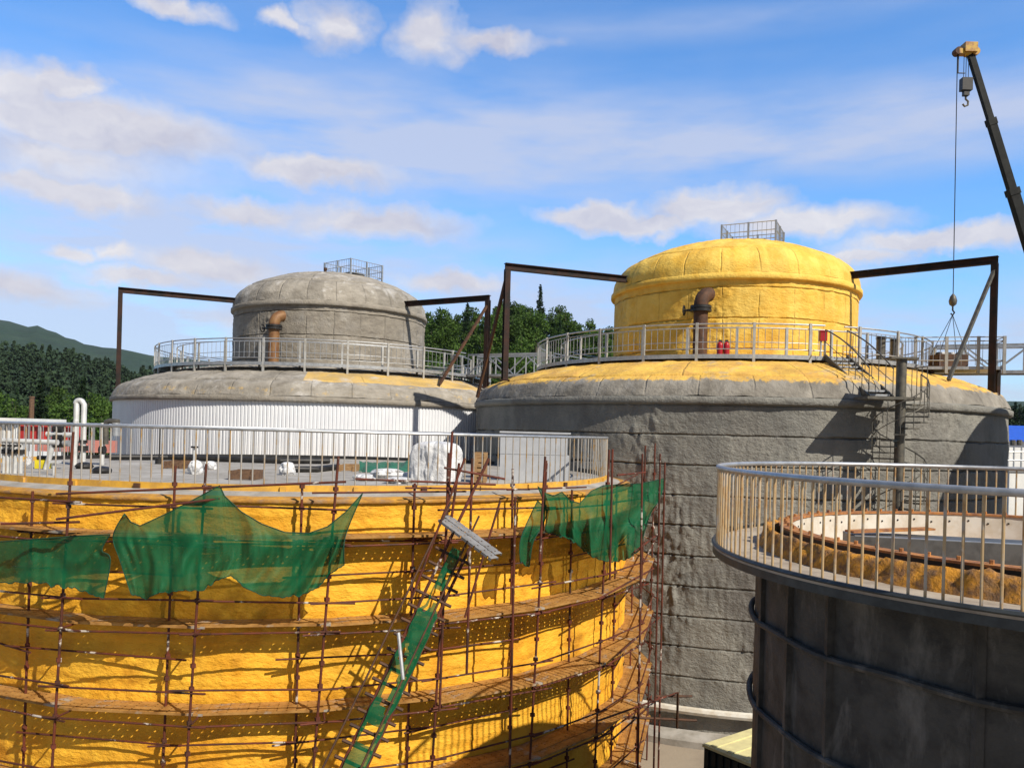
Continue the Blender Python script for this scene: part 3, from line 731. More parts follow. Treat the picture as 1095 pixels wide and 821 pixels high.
# ------------------------------------------------------------------ golden tank with flat roof
CA = (-6.7, 26.9); RW = 10.5; zD = H-1.38; zE = H-1.52
TA = thing('foam_tank', 'golden foam covered flat roofed tank wrapped in scaffolding', 'tank', (*CA,0))
def dA(a, r, z):
    x = a*11.2
    q = .035*fr((x*.7, z*1.1, 2)) + .03*abs(fr((x*2.6, z*4, 7)))
    t = (z+.1*noise.noise(Vector((x*.4,0,3))))/.86; t = (t-math.floor(t+.5))*.86
    return q - .022*math.exp(-(t/.045)**2) + .014*math.exp(-((t-.1)/.06)**2)
MB().lathe(CA, [(RW,z) for z in linspace(0, zE, 130)], 620, R_(-60), R_(120), disp=dA, tint=patches(11.2, 2.2, .86, 9)).lathe(CA, [(RW,z) for z in linspace(0,zE,3)], 60, R_(120), R_(300)).build('wall', foam_deep, TA, angle=180)
MB().lathe(CA, [(RW+.06,zE-.05),(RW+.1,zE+.01),(RW-.1,zE+.05),(RW-.25,zE+.07)], 200, disp=lambda a,r,z: .03*fr((a*14,z,2))).build('roof_edge', foam_edge, TA, angle=180)
MB().lathe(CA, [(RW-.2,zE+.055),(10.0,zD),(6,zD),(.01,zD)], 160).build('roof', conc, TA)
RR = 9.83; zr = H-.07
rl = circ_rail(MB(), CA, RR, zr, .034, 8, seg=180).build('top_rail', zinc, TA)
tb = [(RR-.012,zr-1.31),(RR+.012,zr-1.31),(RR+.012,zr-1.17),(RR-.012,zr-1.17),(RR-.012,zr-1.31)]
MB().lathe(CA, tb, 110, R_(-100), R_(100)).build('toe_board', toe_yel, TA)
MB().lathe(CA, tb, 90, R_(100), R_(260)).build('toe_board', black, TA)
nb = 258; near, rest = [], MB()
order = sorted(range(nb), key=lambda i: (ring(CA,RR,2*math.pi*i/nb,0)).length if -.66 < ring(CA,RR,2*math.pi*i/nb,0).x/ring(CA,RR,2*math.pi*i/nb,0).y < .14 else 99)
for j, i in enumerate(order):
    a = 2*math.pi*i/nb; p = ring(CA,RR,a,0)
    if j < 99: MB().tube(p+Vector((0,0,zr-1.17)), p+Vector((0,0,zr)), .017, 6).build('baluster', zinc_or, TA)
    else: rest.tube(p+Vector((0,0,zr-1.17)), p+Vector((0,0,zr)), .014, 5)
tag(rest.build('baluster', zinc, TA), kind='stuff')
for i in range(40):
    a = 2*math.pi*i/40 + .03; p = ring(CA,RR,a,0); rad = Vector((math.sin(a),-math.cos(a),0)); tan = Vector((math.cos(a),math.sin(a),0))
    if math.cos(a) < -.1: continue
    m = MB().box(p+rad*.02+Vector((0,0,zr-1.36)), (.13,.09,.32), (tan,rad,Vector((0,0,1))))
    m.bar(p+rad*.06+Vector((0,0,zr-1.46)), p+rad*.42+Vector((0,0,zr-1.5)), .12, .05)
    m.build('bracket', toe_yel if i % 3 else rust_br, TA, smooth=False)

# ------------------------------------------------------------------ scaffolding round it
RO, RI = 11.38, 10.74
S = thing('scaffold', 'rusty tube scaffolding with perforated plank walkways round the golden tank', 'scaffold', (*ring(CA,RO,0,0),))
LV = [H-2.2, H-3.94, H-5.65, H-7.35, H-9.05]
opx = [-190, -70, 68, 211, 350, 474, 577, 645]
ophi = [phi_of(CA, RO, x, 640) for x in opx] + [R_(66), R_(86), R_(106)]
iphi = [phi_of(CA, RI, x, 640) for x in (-210, -95, 30, 180, 240+80, 440, 548, 610)] + [R_(64), R_(84), R_(105)]
tops = [H-.9, H-.6, H-.2, H-.75, H-.55, H-.0, H-.6, H-.35, H-.25, H-.2, H-.3]
def pole(p0, p1, name='pole', r=.027):
    p0, p1 = Vector(p0), Vector(p1); m = MB().tube(p0, p1, r, 8)
    L = (p1-p0).length
    for z in LV:
        for dz in (-.1, .55, 1.0):
            t = (z+dz-p0.z)/max(.01, p1.z-p0.z)
            if 0 < t < 1: q = p0.lerp(p1, t); m.box(q, (.085,.08,.08), (Vector((.8,.6,0)),Vector((-.6,.8,0)),Vector((0,0,1))))
    return m.build(name, rust, S)
for i, a in enumerate(ophi):
    lean = random.uniform(-.06,.06) - .18*(a < R_(60))
    b = ring(CA, RO, a, 0); t = Vector((math.cos(a), math.sin(a), 0))
    pole(b + t*lean*1.6 , ring(CA, RO, a, tops[i]) - t*lean*.6)
for i, a in enumerate(iphi):
    b = ring(CA, RI, a, 0); t = Vector((math.cos(a), math.sin(a), 0)); l = random.uniform(-.1,.1)
    pole(b-t*l, ring(CA, RI, a, H-1.2+random.uniform(-.3,.4))+t*l, 'inner_pole')
# extra poles of the access tower and at the right hand end
for (x0,y0,x1,y1,D) in ((480,484,470,760,16.5),(505,490,499,720,16.4),(551,531,545,821,17.4),(491,495,482,560,16.2),
                        (583,488,577,600,17.6),(655,480,652,620,19.3),(687,485,682,821,20.5),(706,485,699,821,21.5),(711,494,704,821,22.6)):
    pole(at(x0,y0,D), at(x1,y1,D), 'tower_pole')
def bay(i, z, R, dz, over, name, phs, r=.021):
    p0, p1 = ring(CA,R,phs[i],z+dz+random.uniform(-.05,.05)), ring(CA,R,phs[i+1],z+dz+random.uniform(-.05,.05))
    d = (p1-p0).normalized(); o0, o1 = random.uniform(.1,over), random.uniform(.1,over)
    return MB().tube(p0-d*o0, p1+d*o1, r, 7).build(name, rust, S)
for li, z in enumerate(LV):
    for i in range(len(ophi)-1):
        bay(i, z, RO+.05, -.13, .5, 'ledger', ophi)
        if li < 5: bay(i, z, RI-.05, -.12, .35, 'inner_ledger', iphi)
        if li > 0 or i > 4:
            bay(i, z, RO+.06, .52, .55, 'guard_rail', ophi)
            if random.random() < .45: bay(i, z, RI+.05, .93, .5, 'guard_rail', iphi)
        elif li == 0: bay(i, z, RO+.05, .62 if i != 4 else .9, .5, 'guard_rail', ophi)
    for a in ophi:
        MB().tube(ring(CA,RI-.1,a,z-.075), ring(CA,RO+.12,a,z-.075), .021, 6).build('transom', rust, S)
    # plank walkway, one board per bay and row
    for i in range(len(ophi)-1):
        for k, (Ra) in enumerate((10.74, 11.03, 11.31)):
            if (li == 0 and k == 0 and i in (3,)) or (k == 2 and i < 5): continue
            p0, p1 = ring(CA,Ra,ophi[i],z), ring(CA,Ra,ophi[i+1],z); mid = (p0+p1)/2; d = (p1-p0); L = d.length + .22; d.normalize()
            mid.z += random.uniform(-.012,.012) + .002*k + (.004 if i % 2 else 0)
            ax = (d, Vector((-d.y,d.x,0)), Vector((0,0,1))); m = MB().box(mid, (L,.275,.005), ax)
            for sg in (-1,1): m.box(mid+ax[1]*.135*sg-Vector((0,0,.023)), (L,.006,.04), ax)
            for e in linspace(-.48,.48,4): m.box(mid+d*L*e-Vector((0,0,.022)), (.012,.262,.035), ax)
            off = mid; rot = Matrix((d, Vector((-d.y,d.x,0)), Vector((0,0,1)))).transposed()
            m.v = [off + rot.inverted() @ (v-off) for v in m.v]
            o = m.build('plank', perf_m, S, smooth=False, loc=mid); o.rotation_euler = rot.to_euler()
# raking tubes
for (x0,y0,D0_,x1,y1,D1) in ((497,490,16.0,440,640,15.6),(535,535,16.5,497,660,16.2),(60,555,15.0,235,533,15.3),(1,560,15.0,85,558,15.1),(475,500,16.1,540,512,16.6),(60,528,15.2,370,515,15.4),
                             (660,508,19.3,690,505,20.4),(678,590,20.3,705,570,21.8),(660,700,19.6,705,660,21.8),(655,790,19.4,705,745,21.8),(380,512,15.7,530,518,16.6),(640,640,19.2,700,607,21.6),(640,770,19.2,725,740,22)):
    MB().tube(at(x0,y0,D0_), at(x1,y1,D1), .024, 7).build('brace', rust, S)
# loose outrigger tubes at the right foot
for (x0,y0,x1,y1) in ((700,744,740,744),(640,765,745,770),(725,740,724,778)):
    MB().tube(at(x0,y0,21.8), at(x1,y1,22.2), .035, 7).build('outrigger', rust_br, S)

# a sloping double plank laid between the tower and the walkway
p0, p1 = at(478,555,16.0), at(528,592,15.2)
p0.z = p0.z
d = (p1-p0); L = d.length*1.12; d.normalize(); s_ = d.cross(Vector((0,0,1))).normalized(); n_ = s_.cross(d)
rot = Matrix((d, s_, n_)).transposed()
PT = thing('sloping_plank', 'pale perforated steel planks sloping down from the scaffold tower', 'plank', p0)
for k in (-1, 1):
    mid = (p0+p1)/2 + s_*.115*k + d*.06*k
    m = MB().box(mid, (L,.21,.006))
    for sg in (-1,1): m.box(mid+Vector((0,.102*sg,-.025)), (L,.006,.045))
    o = m.build('plank', perf_g, PT, smooth=False, loc=mid); o.rotation_euler = rot.to_euler()

# ------------------------------------------------------------------ green mesh stair / ladder
tp, bt = at(490,585,16.0), at(378,821,14.75)
dirv = (bt-tp); kf = (tp.z-.05)/(tp.z-bt.z); bt = tp + dirv*kf
T = thing('scaffold_ladder', 'steep scaffold ladder lined with torn green mesh', 'ladder', (bt.x,bt.y,0))
dirv = (bt-tp).normalized(); sv = dirv.cross(Vector((0,1,0))).normalized()
sv = Vector((1,.25,0)); sv = (sv - dirv*sv.dot(dirv)).normalized()
L = (bt-tp).length; hw = .215
for sg in (-1,1):
    MB().tube(tp+sv*hw*sg-dirv*(1.9 if sg < 0 else .4), bt+sv*hw*sg, .032, 7).build('side_tube', rust, T)
    MB().tube(tp+sv*(hw+.1)*sg-dirv*.3+Vector((0,-.05,.5)), bt+sv*(hw+.1)*sg+Vector((0,-.05,.45)), .02, 6).build('handrail', rust_br, T)
k = 0; t = .2
while t < L:
    q = tp+dirv*t; MB().tube(q-sv*(hw+.2), q+sv*(hw+.16), .034, 6).build('rung', rust_br, T); t += .3
m = MB(); vs, fs = [], []; NN = 70; gone = set()
for i in range(NN+1):
    t = L*i/NN*.93
    for j in range(7):
        q = (j/6-.5)*2
        wob = .05*noise.noise(Vector((i*.35, j*.6, 1))) ; nar = .55 if t < 1.3 else 1
        vs.append(tp+dirv*t + sv*(q*hw*.95*nar + wob) + Vector((0,-.09-.07*math.cos(q*1.4)+wob*1.2, -.02)))
for i in range(NN):
    for j in range(6):
        hole = noise.noise(Vector((i*.33, j*.25, 8))) > .14 and 1 <= j <= 4
        if not hole: fs.append((i*7+j, (i+1)*7+j, (i+1)*7+j+1, i*7+j+1))
m._add(vs, fs); m.build('mesh_lining', net_m, T, angle=180)
MB().tube(at(426,676,15.1), at(431,726,14.9), .035, 7).build('loose_tube', zinc, T)

# ------------------------------------------------------------------ green nets
def net(label, rows, Rn, name='safety_net', nu=70, nv=30, fold=.09, seed=0, ragged=.1):
    """rows of photo control points (top to bottom), each laid on the scaffold's face at radius Rn and then folded"""
    def samp(row, t):
        P = [tuple(map(float,p)) for p in row]; k = t*(len(P)-1); i = min(int(k), len(P)-2); f = k-i
        return [P[i][c]+(P[i+1][c]-P[i][c])*f for c in range(2)]
    g = []
    for i in range(nu+1):
        cp = [samp(r, i/nu) for r in rows]
        P = catmull([tuple(q) for q in cp], 10)
        colm = []
        for j in range(nv+1):
            k = j/nv*(len(P)-1); a = min(int(k), len(P)-2); f = k-a
            x, y = P[a][0]+(P[a+1][0]-P[a][0])*f, P[a][1]+(P[a+1][1]-P[a][1])*f
            s = j/nv
            if j == nv: y += 14*ragged*noise.noise(Vector((i*.4, seed, 0)))*4
            off = fold*(noise.noise(Vector((i*.13+s*2.2, s*1.6, seed)))*1.7 + .35*noise.noise(Vector((i*.4+s, s*2.5, seed+4))))*min(1, .25+s*1.4)
            aa = lev(x,y)[0]; RRn = Rn+off
            ph = phi_of(CA, RRn, x, y); q = ring(CA, RRn, ph, 0); D = q.y
            colm.append(at(x, y, D))
        g.append(colm)
    m = MB(); vs = [p for c_ in g for p in c_]; w_ = nv+1
    m._add(vs, [(i*w_+j, (i+1)*w_+j, (i+1)*w_+j+1, i*w_+j+1) for i in range(nu) for j in range(nv)])
    loc = g[nu//2][0]
    # hem cord
    o = m.build(name, net_m, None, loc=loc, angle=180)
    rim = [g[i][0] for i in range(nu+1)] + [g[nu][j] for j in range(1, nv+1)] + [g[i][nv] for i in range(nu-1, -1, -1)] + [g[0][j] for j in range(nv-1, 0, -1)]
    o['_w'] = tuple(loc); MB().path(rim, .011, 5, closed=True).build('hem_cord', hem_m, o)
    tag(o, label, 'safety net', 'green safety nets hung on the scaffolding'); return o
net('long low green net hung along the scaffold at the left edge of the photo', [
    [(-70,578),(-30,580),(0,579),(40,576),(80,573),(118,571)], [(-70,600),(-30,600),(0,599),(40,595),(80,592),(109,588)], [(-70,612),(-30,612),(0,610),(40,610),(80,608),(118,598)], [(-70,628),(-30,624),(0,622),(45,623),(80,629),(111,639)]], 11.62, seed=1, fold=.13)
net('large peaked green net stretched into a tent shape in the middle of the scaffold', [
    [(133,549),(140,558),(150,562),(178,549),(207,534),(235,519),(240,530),(258,547),(280,560),(305,569),(330,570),(350,563),(370,547),(388,527)],
    [(121,573),(140,576),(165,576),(190,576),(215,575),(237,572),(250,575),(270,577),(290,578),(312,580),(335,581),(352,580),(364,572),(374,560)],
    [(128,598),(148,602),(170,604),(192,604),(215,603),(238,600),(252,603),(270,606),(290,608),(312,608),(332,606),(348,602),(360,594),(368,580)],
    [(140,634),(155,640),(172,633),(196,631),(216,631),(232,620),(247,615),(262,628),(280,636),(300,638),(322,636),(340,628),(352,614),(368,604)]], 11.64, nu=130, nv=36, seed=5, fold=.15, ragged=.05)
net('bunched green net sagging between poles at the right end of the scaffold', [
    [(575,520),(583,527),(592,530),(601,526),(610,535),(620,538),(632,525),(645,519),(662,518),(685,517),(712,511)], [(584,545),(590,547),(598,550),(606,552),(614,557),(625,558),(638,548),(650,545),(666,545),(686,543),(706,532)],
    [(583,566),(592,567),(601,568),(610,569),(620,572),(630,575),(642,572),(654,570),(668,570),(684,570),(698,545)], [(584,569),(594,572),(604,574),(614,579),(624,588),(635,596),(648,600),(660,600),(672,597),(684,588),(693,556)]], 11.62, nu=90, nv=34, seed=9, fold=.17, ragged=.05)
net('dark narrow green net scrap hanging below the right net', [
    [(575,535),(580,540),(586,546)], [(563,560),(570,563),(580,562)], [(556,580),(562,582),(570,580)], [(556,598),(561,604),(566,606)]], 11.58, nu=14, nv=30, seed=12, fold=.1)

# ------------------------------------------------------------------ clutter on the flat roof
def deck(px, py): # point on the roof seen at this pixel
    b = lev(px, py)[1]; D = (zD-H)/b; return at(px, py, D)
# grey cabinets
p = deck(571, 514); 
def cabinet():
    T = thing('grey_cabinet', 'large pale grey two tier cabinet behind the railing on the flat roof', 'cabinet', (p.x,p.y,zD))
    s = p.y/F
    MB().box((p.x,p.y+.4,zD+.38),(74*s,.85,.76)).build('lower_case', greyb, T, smooth=False)
    MB().box((p.x-.03,p.y+.4,zD+1.08),(72*s,.8,.62)).build('upper_case', greyb, T, smooth=False)
    MB().box((p.x,p.y+.4,zD+1.41),(76*s,.9,.05)).build('lid', greyb, T, smooth=False)
cabinet()
# white wrapped bundle
p = deck(465, 517)
m = MB(); s = p.y/F
pr = catmull([(.56,0),(.56,.35),(.54,.7),(.48,.94),(.3,1.03),(.02,1.06)], 8)
m.lathe((0,0), pr, 90, disp=lambda a,r,z: .10*fr((math.cos(a)*3, math.sin(a)*3, z*1.2)) + r*(.82/max(abs(math.cos(a+.4)),abs(math.sin(a+.4)))-.9) - .07*abs(fr((math.cos(a)*4, math.sin(a)*4, z*2+5))))
m.v = [Vector((v.x*1.05+p.x, v.y*.8+p.y+.4, v.z*1.05+zD)) for v in m.v]
tag(m.build('wrapped_bundle', whiteb, None, loc=(p.x,p.y+.4,zD), angle=180), 'tall bundle wrapped in white sheeting beside the grey cabinet', 'bundle')
# slatted crate
def crate(name, label, px, py, wpx, hh, mt, dep=.7, slats=4, cat='crate', group=None):
    p = deck(px, py); s = p.y/F; w = wpx*s
    T = thing(name, label, cat, (p.x,p.y,zD), group)
    for k in range(slats):
        z = zD + hh*(k+.5)/slats; th = hh/slats*.72
        MB().box((p.x,p.y,z),(w,.03,th)).build('slat', mt, T, smooth=False)
    MB().box((p.x,p.y+dep,zD+hh/2),(w,.03,hh)).build('back', mt, T, smooth=False)
    for sg in (-1,1):
        MB().box((p.x+sg*(w/2-.05),p.y-.03,zD+hh/2),(.08,.025,hh)).build('batten', mt, T, smooth=False)
        MB().box((p.x+sg*(w/2-.02),p.y+dep/2,zD+hh/2),(.03,dep-.05,hh-.02)).build('side', mt, T, smooth=False)
    return T
crate('wooden_crate', 'upright slatted wooden crate between the white bundle and the grey cabinet', 513, 516, 14, .82, wood, slats=6)
crate('wooden_crate', 'low brown crate in front of the middle of the white cladding', 258, 513, 28, .24, dwood, slats=2)
crate('wooden_crate', 'low dark crate left of the white sacks with the post', 185, 501, 20, .24, dwood, slats=2)
crate('cardboard_box', 'small cardboard box beside the green tarpaulin', 371, 504, 18, .22, wood, slats=1, cat='box')
# sacks
def sack(label, px, py, wpx, hpx, seed):
    p = deck(px, py); s = p.y/F; m = MB()
    pr = catmull([(.42,0),(.5,.25),(.46,.6),(.3,.9),(.02,1)], 5)
    m.lathe((0,0), pr, 40, disp=lambda a,r,z: .16*fr((math.cos(a)*2.4+seed, math.sin(a)*2.4, z*2.5)) - .1*abs(fr((math.cos(a)*5+seed, math.sin(a)*5, z*4))))
    m.v = [Vector((v.x*wpx*s+p.x, v.y*min(wpx*s,.7)+p.y+.2, v.z*hpx*s+zD)) for v in m.v]
    tag(m.build('sack', whiteb, None, loc=(p.x,p.y+.2,zD), angle=180), label, 'sack', 'white sacks on the flat roof')
sack('white sack around a short post in front of the ribbed cladding', 206, 507, 15, 15, 1)
sack('slumped white sack just right of the short post', 222, 502, 14, 9, 2)
sack('squat white sack left of the black pipe', 305, 508, 18, 14, 3)
sack('white sack lying at the top of the heap by the green tarpaulin', 413, 511, 38, 10, 4)
sack('flat white sack at the front of the heap near the wrapped bundle', 425, 517, 30, 7, 5)
sack('small white sack at the left of the heap near the red pole', 388, 514, 24, 7, 6)
sack('white sack touching the foot of the wrapped bundle', 437, 514, 16, 9, 8)
p = deck(205, 506); T = thing('roof_post', 'short pale post with a cap rising from the white sack', 'post', (p.x,p.y+.15,zD))
MB().tube((p.x,p.y+.15,zD),(p.x,p.y+.15,zD+.72),.035).build('shaft', pipe_w, T); MB().tube((p.x,p.y+.15,zD+.72),(p.x,p.y+.15,zD+.77),.1,12).build('cap', black, T)
p = deck(170, 496); T = thing('roof_post', 'thin dark post on the roof against the white cladding', 'post', (p.x,p.y,zD))
MB().tube((p.x,p.y,zD),(p.x,p.y,zD+1.25),.025).build('shaft', black, T); MB().tube((p.x,p.y,zD),(p.x,p.y,zD+.2),.13,10).build('foot', black, T)
# pipes lying
MB_ = MB().path([deck(x, y)+Vector((0,0,.12)) for x, y in ((118,492),(180,492),(240,494),(300,496),(352,496))], .11, 10)
tag(MB_.build('black_pipe', black, None, loc=deck(240,493)), 'long thin black pipe lying along the far edge of the roof', 'pipe')
MB_ = MB().path([deck(x, y)+Vector((0,0,.1)) for x, y in ((315,505),(338,505),(362,502))], .1, 10)
tag(MB_.build('black_pipe', black, None, loc=deck(338,504)), 'short black pipe lying beside the squat white sack', 'pipe')
p0 = deck(385,503); m = MB(); vs = []
for i in range(25):
    for j in range(9):
        q = deck(384+56*i/24, 505-9*j/8); vs.append(q+Vector((0,0,.2+.16*noise.noise(Vector((i*.3,j*.4,2)))-.18*abs(j-4)/4)))
m._add(vs, [(i*9+j,(i+1)*9+j,(i+1)*9+j+1,i*9+j+1) for i in range(24) for j in range(8)])
tag(m.build('tarpaulin', tarp, None, loc=p0, angle=180), 'crumpled dark green tarpaulin behind the heap of white sacks', 'tarpaulin')
# pipework on the left
p = deck(20, 506)
T = thing('pipe_manifold', 'row of pale vertical pipes with black valves under a long horizontal pipe', 'pipework', (p.x,p.y,zD))
zz = at(20,472,p.y).z
MB().tube(at(-60,469,p.y), at(62,473,p.y), .07, 10).build('header_pipe', pipe_w, T)
for x in (-22,-14,-4,4,8,12,16,22):
    q = deck(x, 506); q.y = p.y; q.x = lev(x,506)[0]*p.y
    v = MB().tube((q.x,q.y,zD),(q.x,q.y,zD+.85),.045).build('riser', pipe_w, T)
    MB().tube((q.x,q.y,zD+.5),(q.x,q.y,zD+.62),.09,10).box((q.x,q.y-.1,zD+.72),(.05,.25,.05)).build('valve', black, v)
p = deck(56, 502)
T = thing('pipe_branch', 'pale pipe junction with stacked black valve wheels beside the tall loop', 'pipework', (p.x,p.y,zD))
b = lambda x, y: at(x, y, p.y)
MB().tube(b(50,464),b(78,465),.075,10).build('cross_pipe', pipe_w, T)
MB().tube(Vector((b(62,0).x,p.y,zD)),b(62,457),.075,10).build('riser', pipe_w, T)
for y in (458,468,474): MB().tube(b(58,y),b(68,y),.12,10).build('valve', black, T)
MB().tube(b(62,473)-Vector((.3,0,0)),b(74,474),.09,10).build('side_outlet', zinc, T)
p = deck(86, 497)
T = thing('pipe_loop', 'tall pale upside down U shaped pipe rising above the railing', 'pipe', (p.x,p.y,zD))
b = lambda x, y: at(x, y, p.y)
pl, prr = b(81,470), b(89,470); r = (prr-pl).length/2; mid = b(85,432)
pts = [Vector((pl.x,p.y,zD+.4)), Vector((pl.x,p.y,mid.z))] + [Vector((mid.x-r*math.cos(t), p.y, mid.z+r*math.sin(t))) for t in linspace(.3,2.84,9)] + [Vector((prr.x,p.y,mid.z)), Vector((prr.x,p.y,zD+.55))]
MB().path(pts, .085, 10).build('loop', pipe_w, T)
MB().tube((mid.x-.03,p.y-.15,zD),(mid.x-.03,p.y-.15,b(85,450).z),.075,10).build('stand_pipe', pipe_w, T)
MB().tube((prr.x,p.y,zD+.45),(prr.x,p.y,zD+.62),.15,12).tube((prr.x,p.y,zD+.7),(prr.x,p.y,zD+.8),.13,12).build('valve', black, T)
MB().tube((prr.x,p.y,zD),(prr.x,p.y,zD+.45),.09,10).build('leg', pipe_w, T)
p = deck(109, 497)
T = thing('vent_stack', 'pale stand pipe with a valve at the left end of the white cladding', 'pipe', (p.x,p.y,zD))
b = lambda x, y: at(x, y, p.y)
MB().tube((p.x,p.y,zD),b(110,452),.07,10).build('shaft', pipe_w, T)
MB().path([b(113,475),b(113,456),b(114,451),b(118,450),b(127,451)],.09,10).build('elbow_pipe', zinc_dk, T)
MB().tube(b(124,466),b(124,452),.12,10).build('meter', zinc, T); MB().tube(b(107,481),b(112,481),.14,10).build('valve', black, T)
# red equipment behind
p0, p1 = at(18,487,36.5), at(116,489,36.5)
T = thing('red_equipment_skid', 'red and pink panelled equipment box behind the pipework', 'equipment', ((p0.x+p1.x)/2,36.5,zD))
wx = p1.x-p0.x
MB().box(((p0.x*1.35+p1.x*.65)/2,36.9,zD+.88),(wx*.64,.9,.72)).build('red_panel', redp, T, smooth=False)
MB().box(((p0.x+p1.x)/2+.5,36.7,zD+.28),(wx*.8,.8,.54)).build('pink_panel', pinkp, T, smooth=False)
for k in range(9): MB().box((p0.x+.2+wx*.92*k/8,36.25,zD+.62),(.07,.07,1.24)).build('upright', zinc, T, smooth=False)
MB().box(((p0.x+p1.x)/2,36.25,zD+1.26),(wx,.1,.08)).build('top_rail', zinc, T, smooth=False)
# small yellow pump, cap post, black lumps
p = deck(46, 501); T = thing('yellow_pump', 'small yellow and black pump set on the roof', 'pump', (p.x,p.y,zD))
MB().box((p.x,p.y,zD+.13),(.32,.3,.24)).build('body', yelp, T, smooth=False); MB().tube((p.x-.16,p.y,zD+.31),(p.x+.16,p.y,zD+.31),.07,10).build('motor', black, T)
MB().box((p.x-.42,p.y,zD+.22),(.22,.02,.2),(Vector((.8,0,.6)),Vector((0,1,0)),Vector((-.6,0,.8)))).build('splash_plate', whiteb, T, smooth=False)
p = deck(58, 508); T = thing('roof_post', 'stubby white pipe with a flat cap near the yellow pump', 'post', (p.x,p.y,zD))
MB().tube((p.x,p.y,zD),(p.x,p.y,zD+.32),.05,10).build('shaft', pipe_w, T); MB().box((p.x,p.y,zD+.34),(.24,.2,.05)).build('cap', pipe_w, T, smooth=False)
for px, py, lb in ((90,501,'lump of dark debris under the tall pipe loop'),(109,506,'lump of dark debris in front of the stand pipe')):
    p = deck(px, py); m = MB().lathe((0,0), catmull([(.2,0),(.24,.08),(.17,.17),(.01,.2)],4), 14, disp=lambda a,r,z: .06*fr((math.cos(a)*3+px, math.sin(a)*3, z*4)))
    m.v = [v+Vector((p.x,p.y,zD)) for v in m.v]; tag(m.build('debris_lump', black, None, loc=(p.x,p.y,zD)), lb, 'debris')
# white shed beyond
a0 = at(-60,448,62); a1 = at(17,470,62)
T = thing('white_shed', 'white ribbed shed with a pale flat roof at the left edge beyond the tank', 'shed', ((a0.x+a1.x)/2,63,0))
m = MB()
for k in range(14): m.box((a0.x+(a1.x-a0.x)*(k+.5)/14,62.0,a0.z/2-.1),((a1.x-a0.x)/14*.8,.12,a0.z-.4))
m.box(((a0.x+a1.x)/2,65.2,a0.z/2-.1),((a1.x-a0.x),6.2,a0.z-.4)); m.build('wall', whitew, T, smooth=False)
MB().box(((a0.x+a1.x)/2,65,a0.z+.02),((a1.x-a0.x)+.5,7,.4)).build('roof', whitew, T, smooth=False)
a = at(34,432,75); T = thing('dark_post', 'dark timber post standing against the trees behind the shed', 'post', (a.x,75,0))
MB().tube((a.x,75,0),(a.x,75,a.z+.6),.22,8).build('shaft', dwood, T); MB().tube((a.x,75,a.z+.6),(a.x,75,a.z+.72),.26,8).build('cap', dwood, T)

# ------------------------------------------------------------------ small right hand tank
CD = (7.85, 11.3); RD = 4.78; zd = H-1.6; zdr = H-.44
T = thing('open_tank', 'dark grey round tank with a railed rim and exposed rusty top', 'tank', (*CD,0))
def dD(a, r, z): return .012*fr((a*6, z*1.2, 3)) + .006*fr((a*20, z*5, 6))
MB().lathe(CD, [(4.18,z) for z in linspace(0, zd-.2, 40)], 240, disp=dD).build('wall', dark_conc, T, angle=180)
for px in (813, 888, 1048, 1200):
    ph = phi_of(CD, 4.18, px, 700) if px > 820 else phi_of(CD,4.18,816,700)
    MB().bar(ring(CD,4.2,ph,0), ring(CD,4.2,ph,zd-.2), .09, .09).build('rib', dark_conc, T, smooth=False)
for k in range(6):
    ph = R_(30+50*k); MB().bar(ring(CD,4.2,ph,0), ring(CD,4.2,ph,zd-.2), .09, .09).build('rib', dark_conc, T, smooth=False)
for z in (H-2.62, H-3.85, H-5.6, H-7.3):
    MB().path([ring(CD,4.235,2*math.pi*i/120,z+.02*math.sin(i*.7)) for i in range(120)], .045, 8, closed=True).build('hoop', dark_conc, T)
MB().lathe(CD, [(4.05,zd-.03),(4.84,zd-.03),(4.84,zd-.13),(4.78,zd-.13),(4.78,zd-.06),(4.15,zd-.06)], 200).build('fascia', fascia_m, T)
MB().lathe(CD, [(4.84,zd-.028),(4.84,zd+.002),(4.0,zd+.002)], 200, disp=lambda a,r,z: (0,.004*fr((a*20,r*8,1)) if r < 4.5 else 0)).build('deck', deck_m, T, angle=30)
MB().lathe(CD, [(4.84,zd-.0),(4.86,zd+.02),(4.84,zd+.05),(4.8,zd+.05),(4.8,zd+.0)], 200).build('kerb', fascia_m, T)
def rag(a, r, z):
    q = fr((a*13, r*6, 2), 6) + .5*abs(fr((a*40, r*12, 5))); return (.05*q if r < 4.1 else .02*q, .11*q*(1 if 3.97 < r < 4.12 else .3))
MB().lathe(CD, [(4.16,zd-.02),(4.13,zd+.05),(4.1,zd+.13),(4.06,zd+.2),(4.02,zd+.24),(3.97,zd+.26),(3.93,zd+.22),(3.92,zd-.05)], 480, disp=rag).build('foam_edge', foam_rag, T, angle=180)
zf = H-1.27
MB().lathe(CD, [(3.92,zd-.2),(3.84,zd-.2),(3.84,zf-.03)], 200).build('seal', black, T)
MB().lathe(CD, [(3.86,zf-.03),(3.86,zf),(3.66,zf),(3.66,zf-.03)], 200, disp=lambda a,r,z: .012*fr((a*16,z,4))).build('flange', rust_fl, T)
for k in range(72):
    a = 2*math.pi*k/72; p = ring(CD,3.76,a,zf)
    MB().tube(p, p+Vector((0,0,.045)), .025, 6).build('bolt', rust_fl, T)
MB().lathe(CD, [(3.68,zf-.03),(3.68,zf-.65)], 160).build('inner_wall', off_white, T)
for k in range(70):
    a = 2*math.pi*k/70; p = ring(CD,3.675,a,zf-.13-.02*(k%3)); rad = Vector((math.sin(a),-math.cos(a),0))
    MB().path([p+rad*.004, p-rad*.006], .018, 6).build('bolt_hole', black, T)
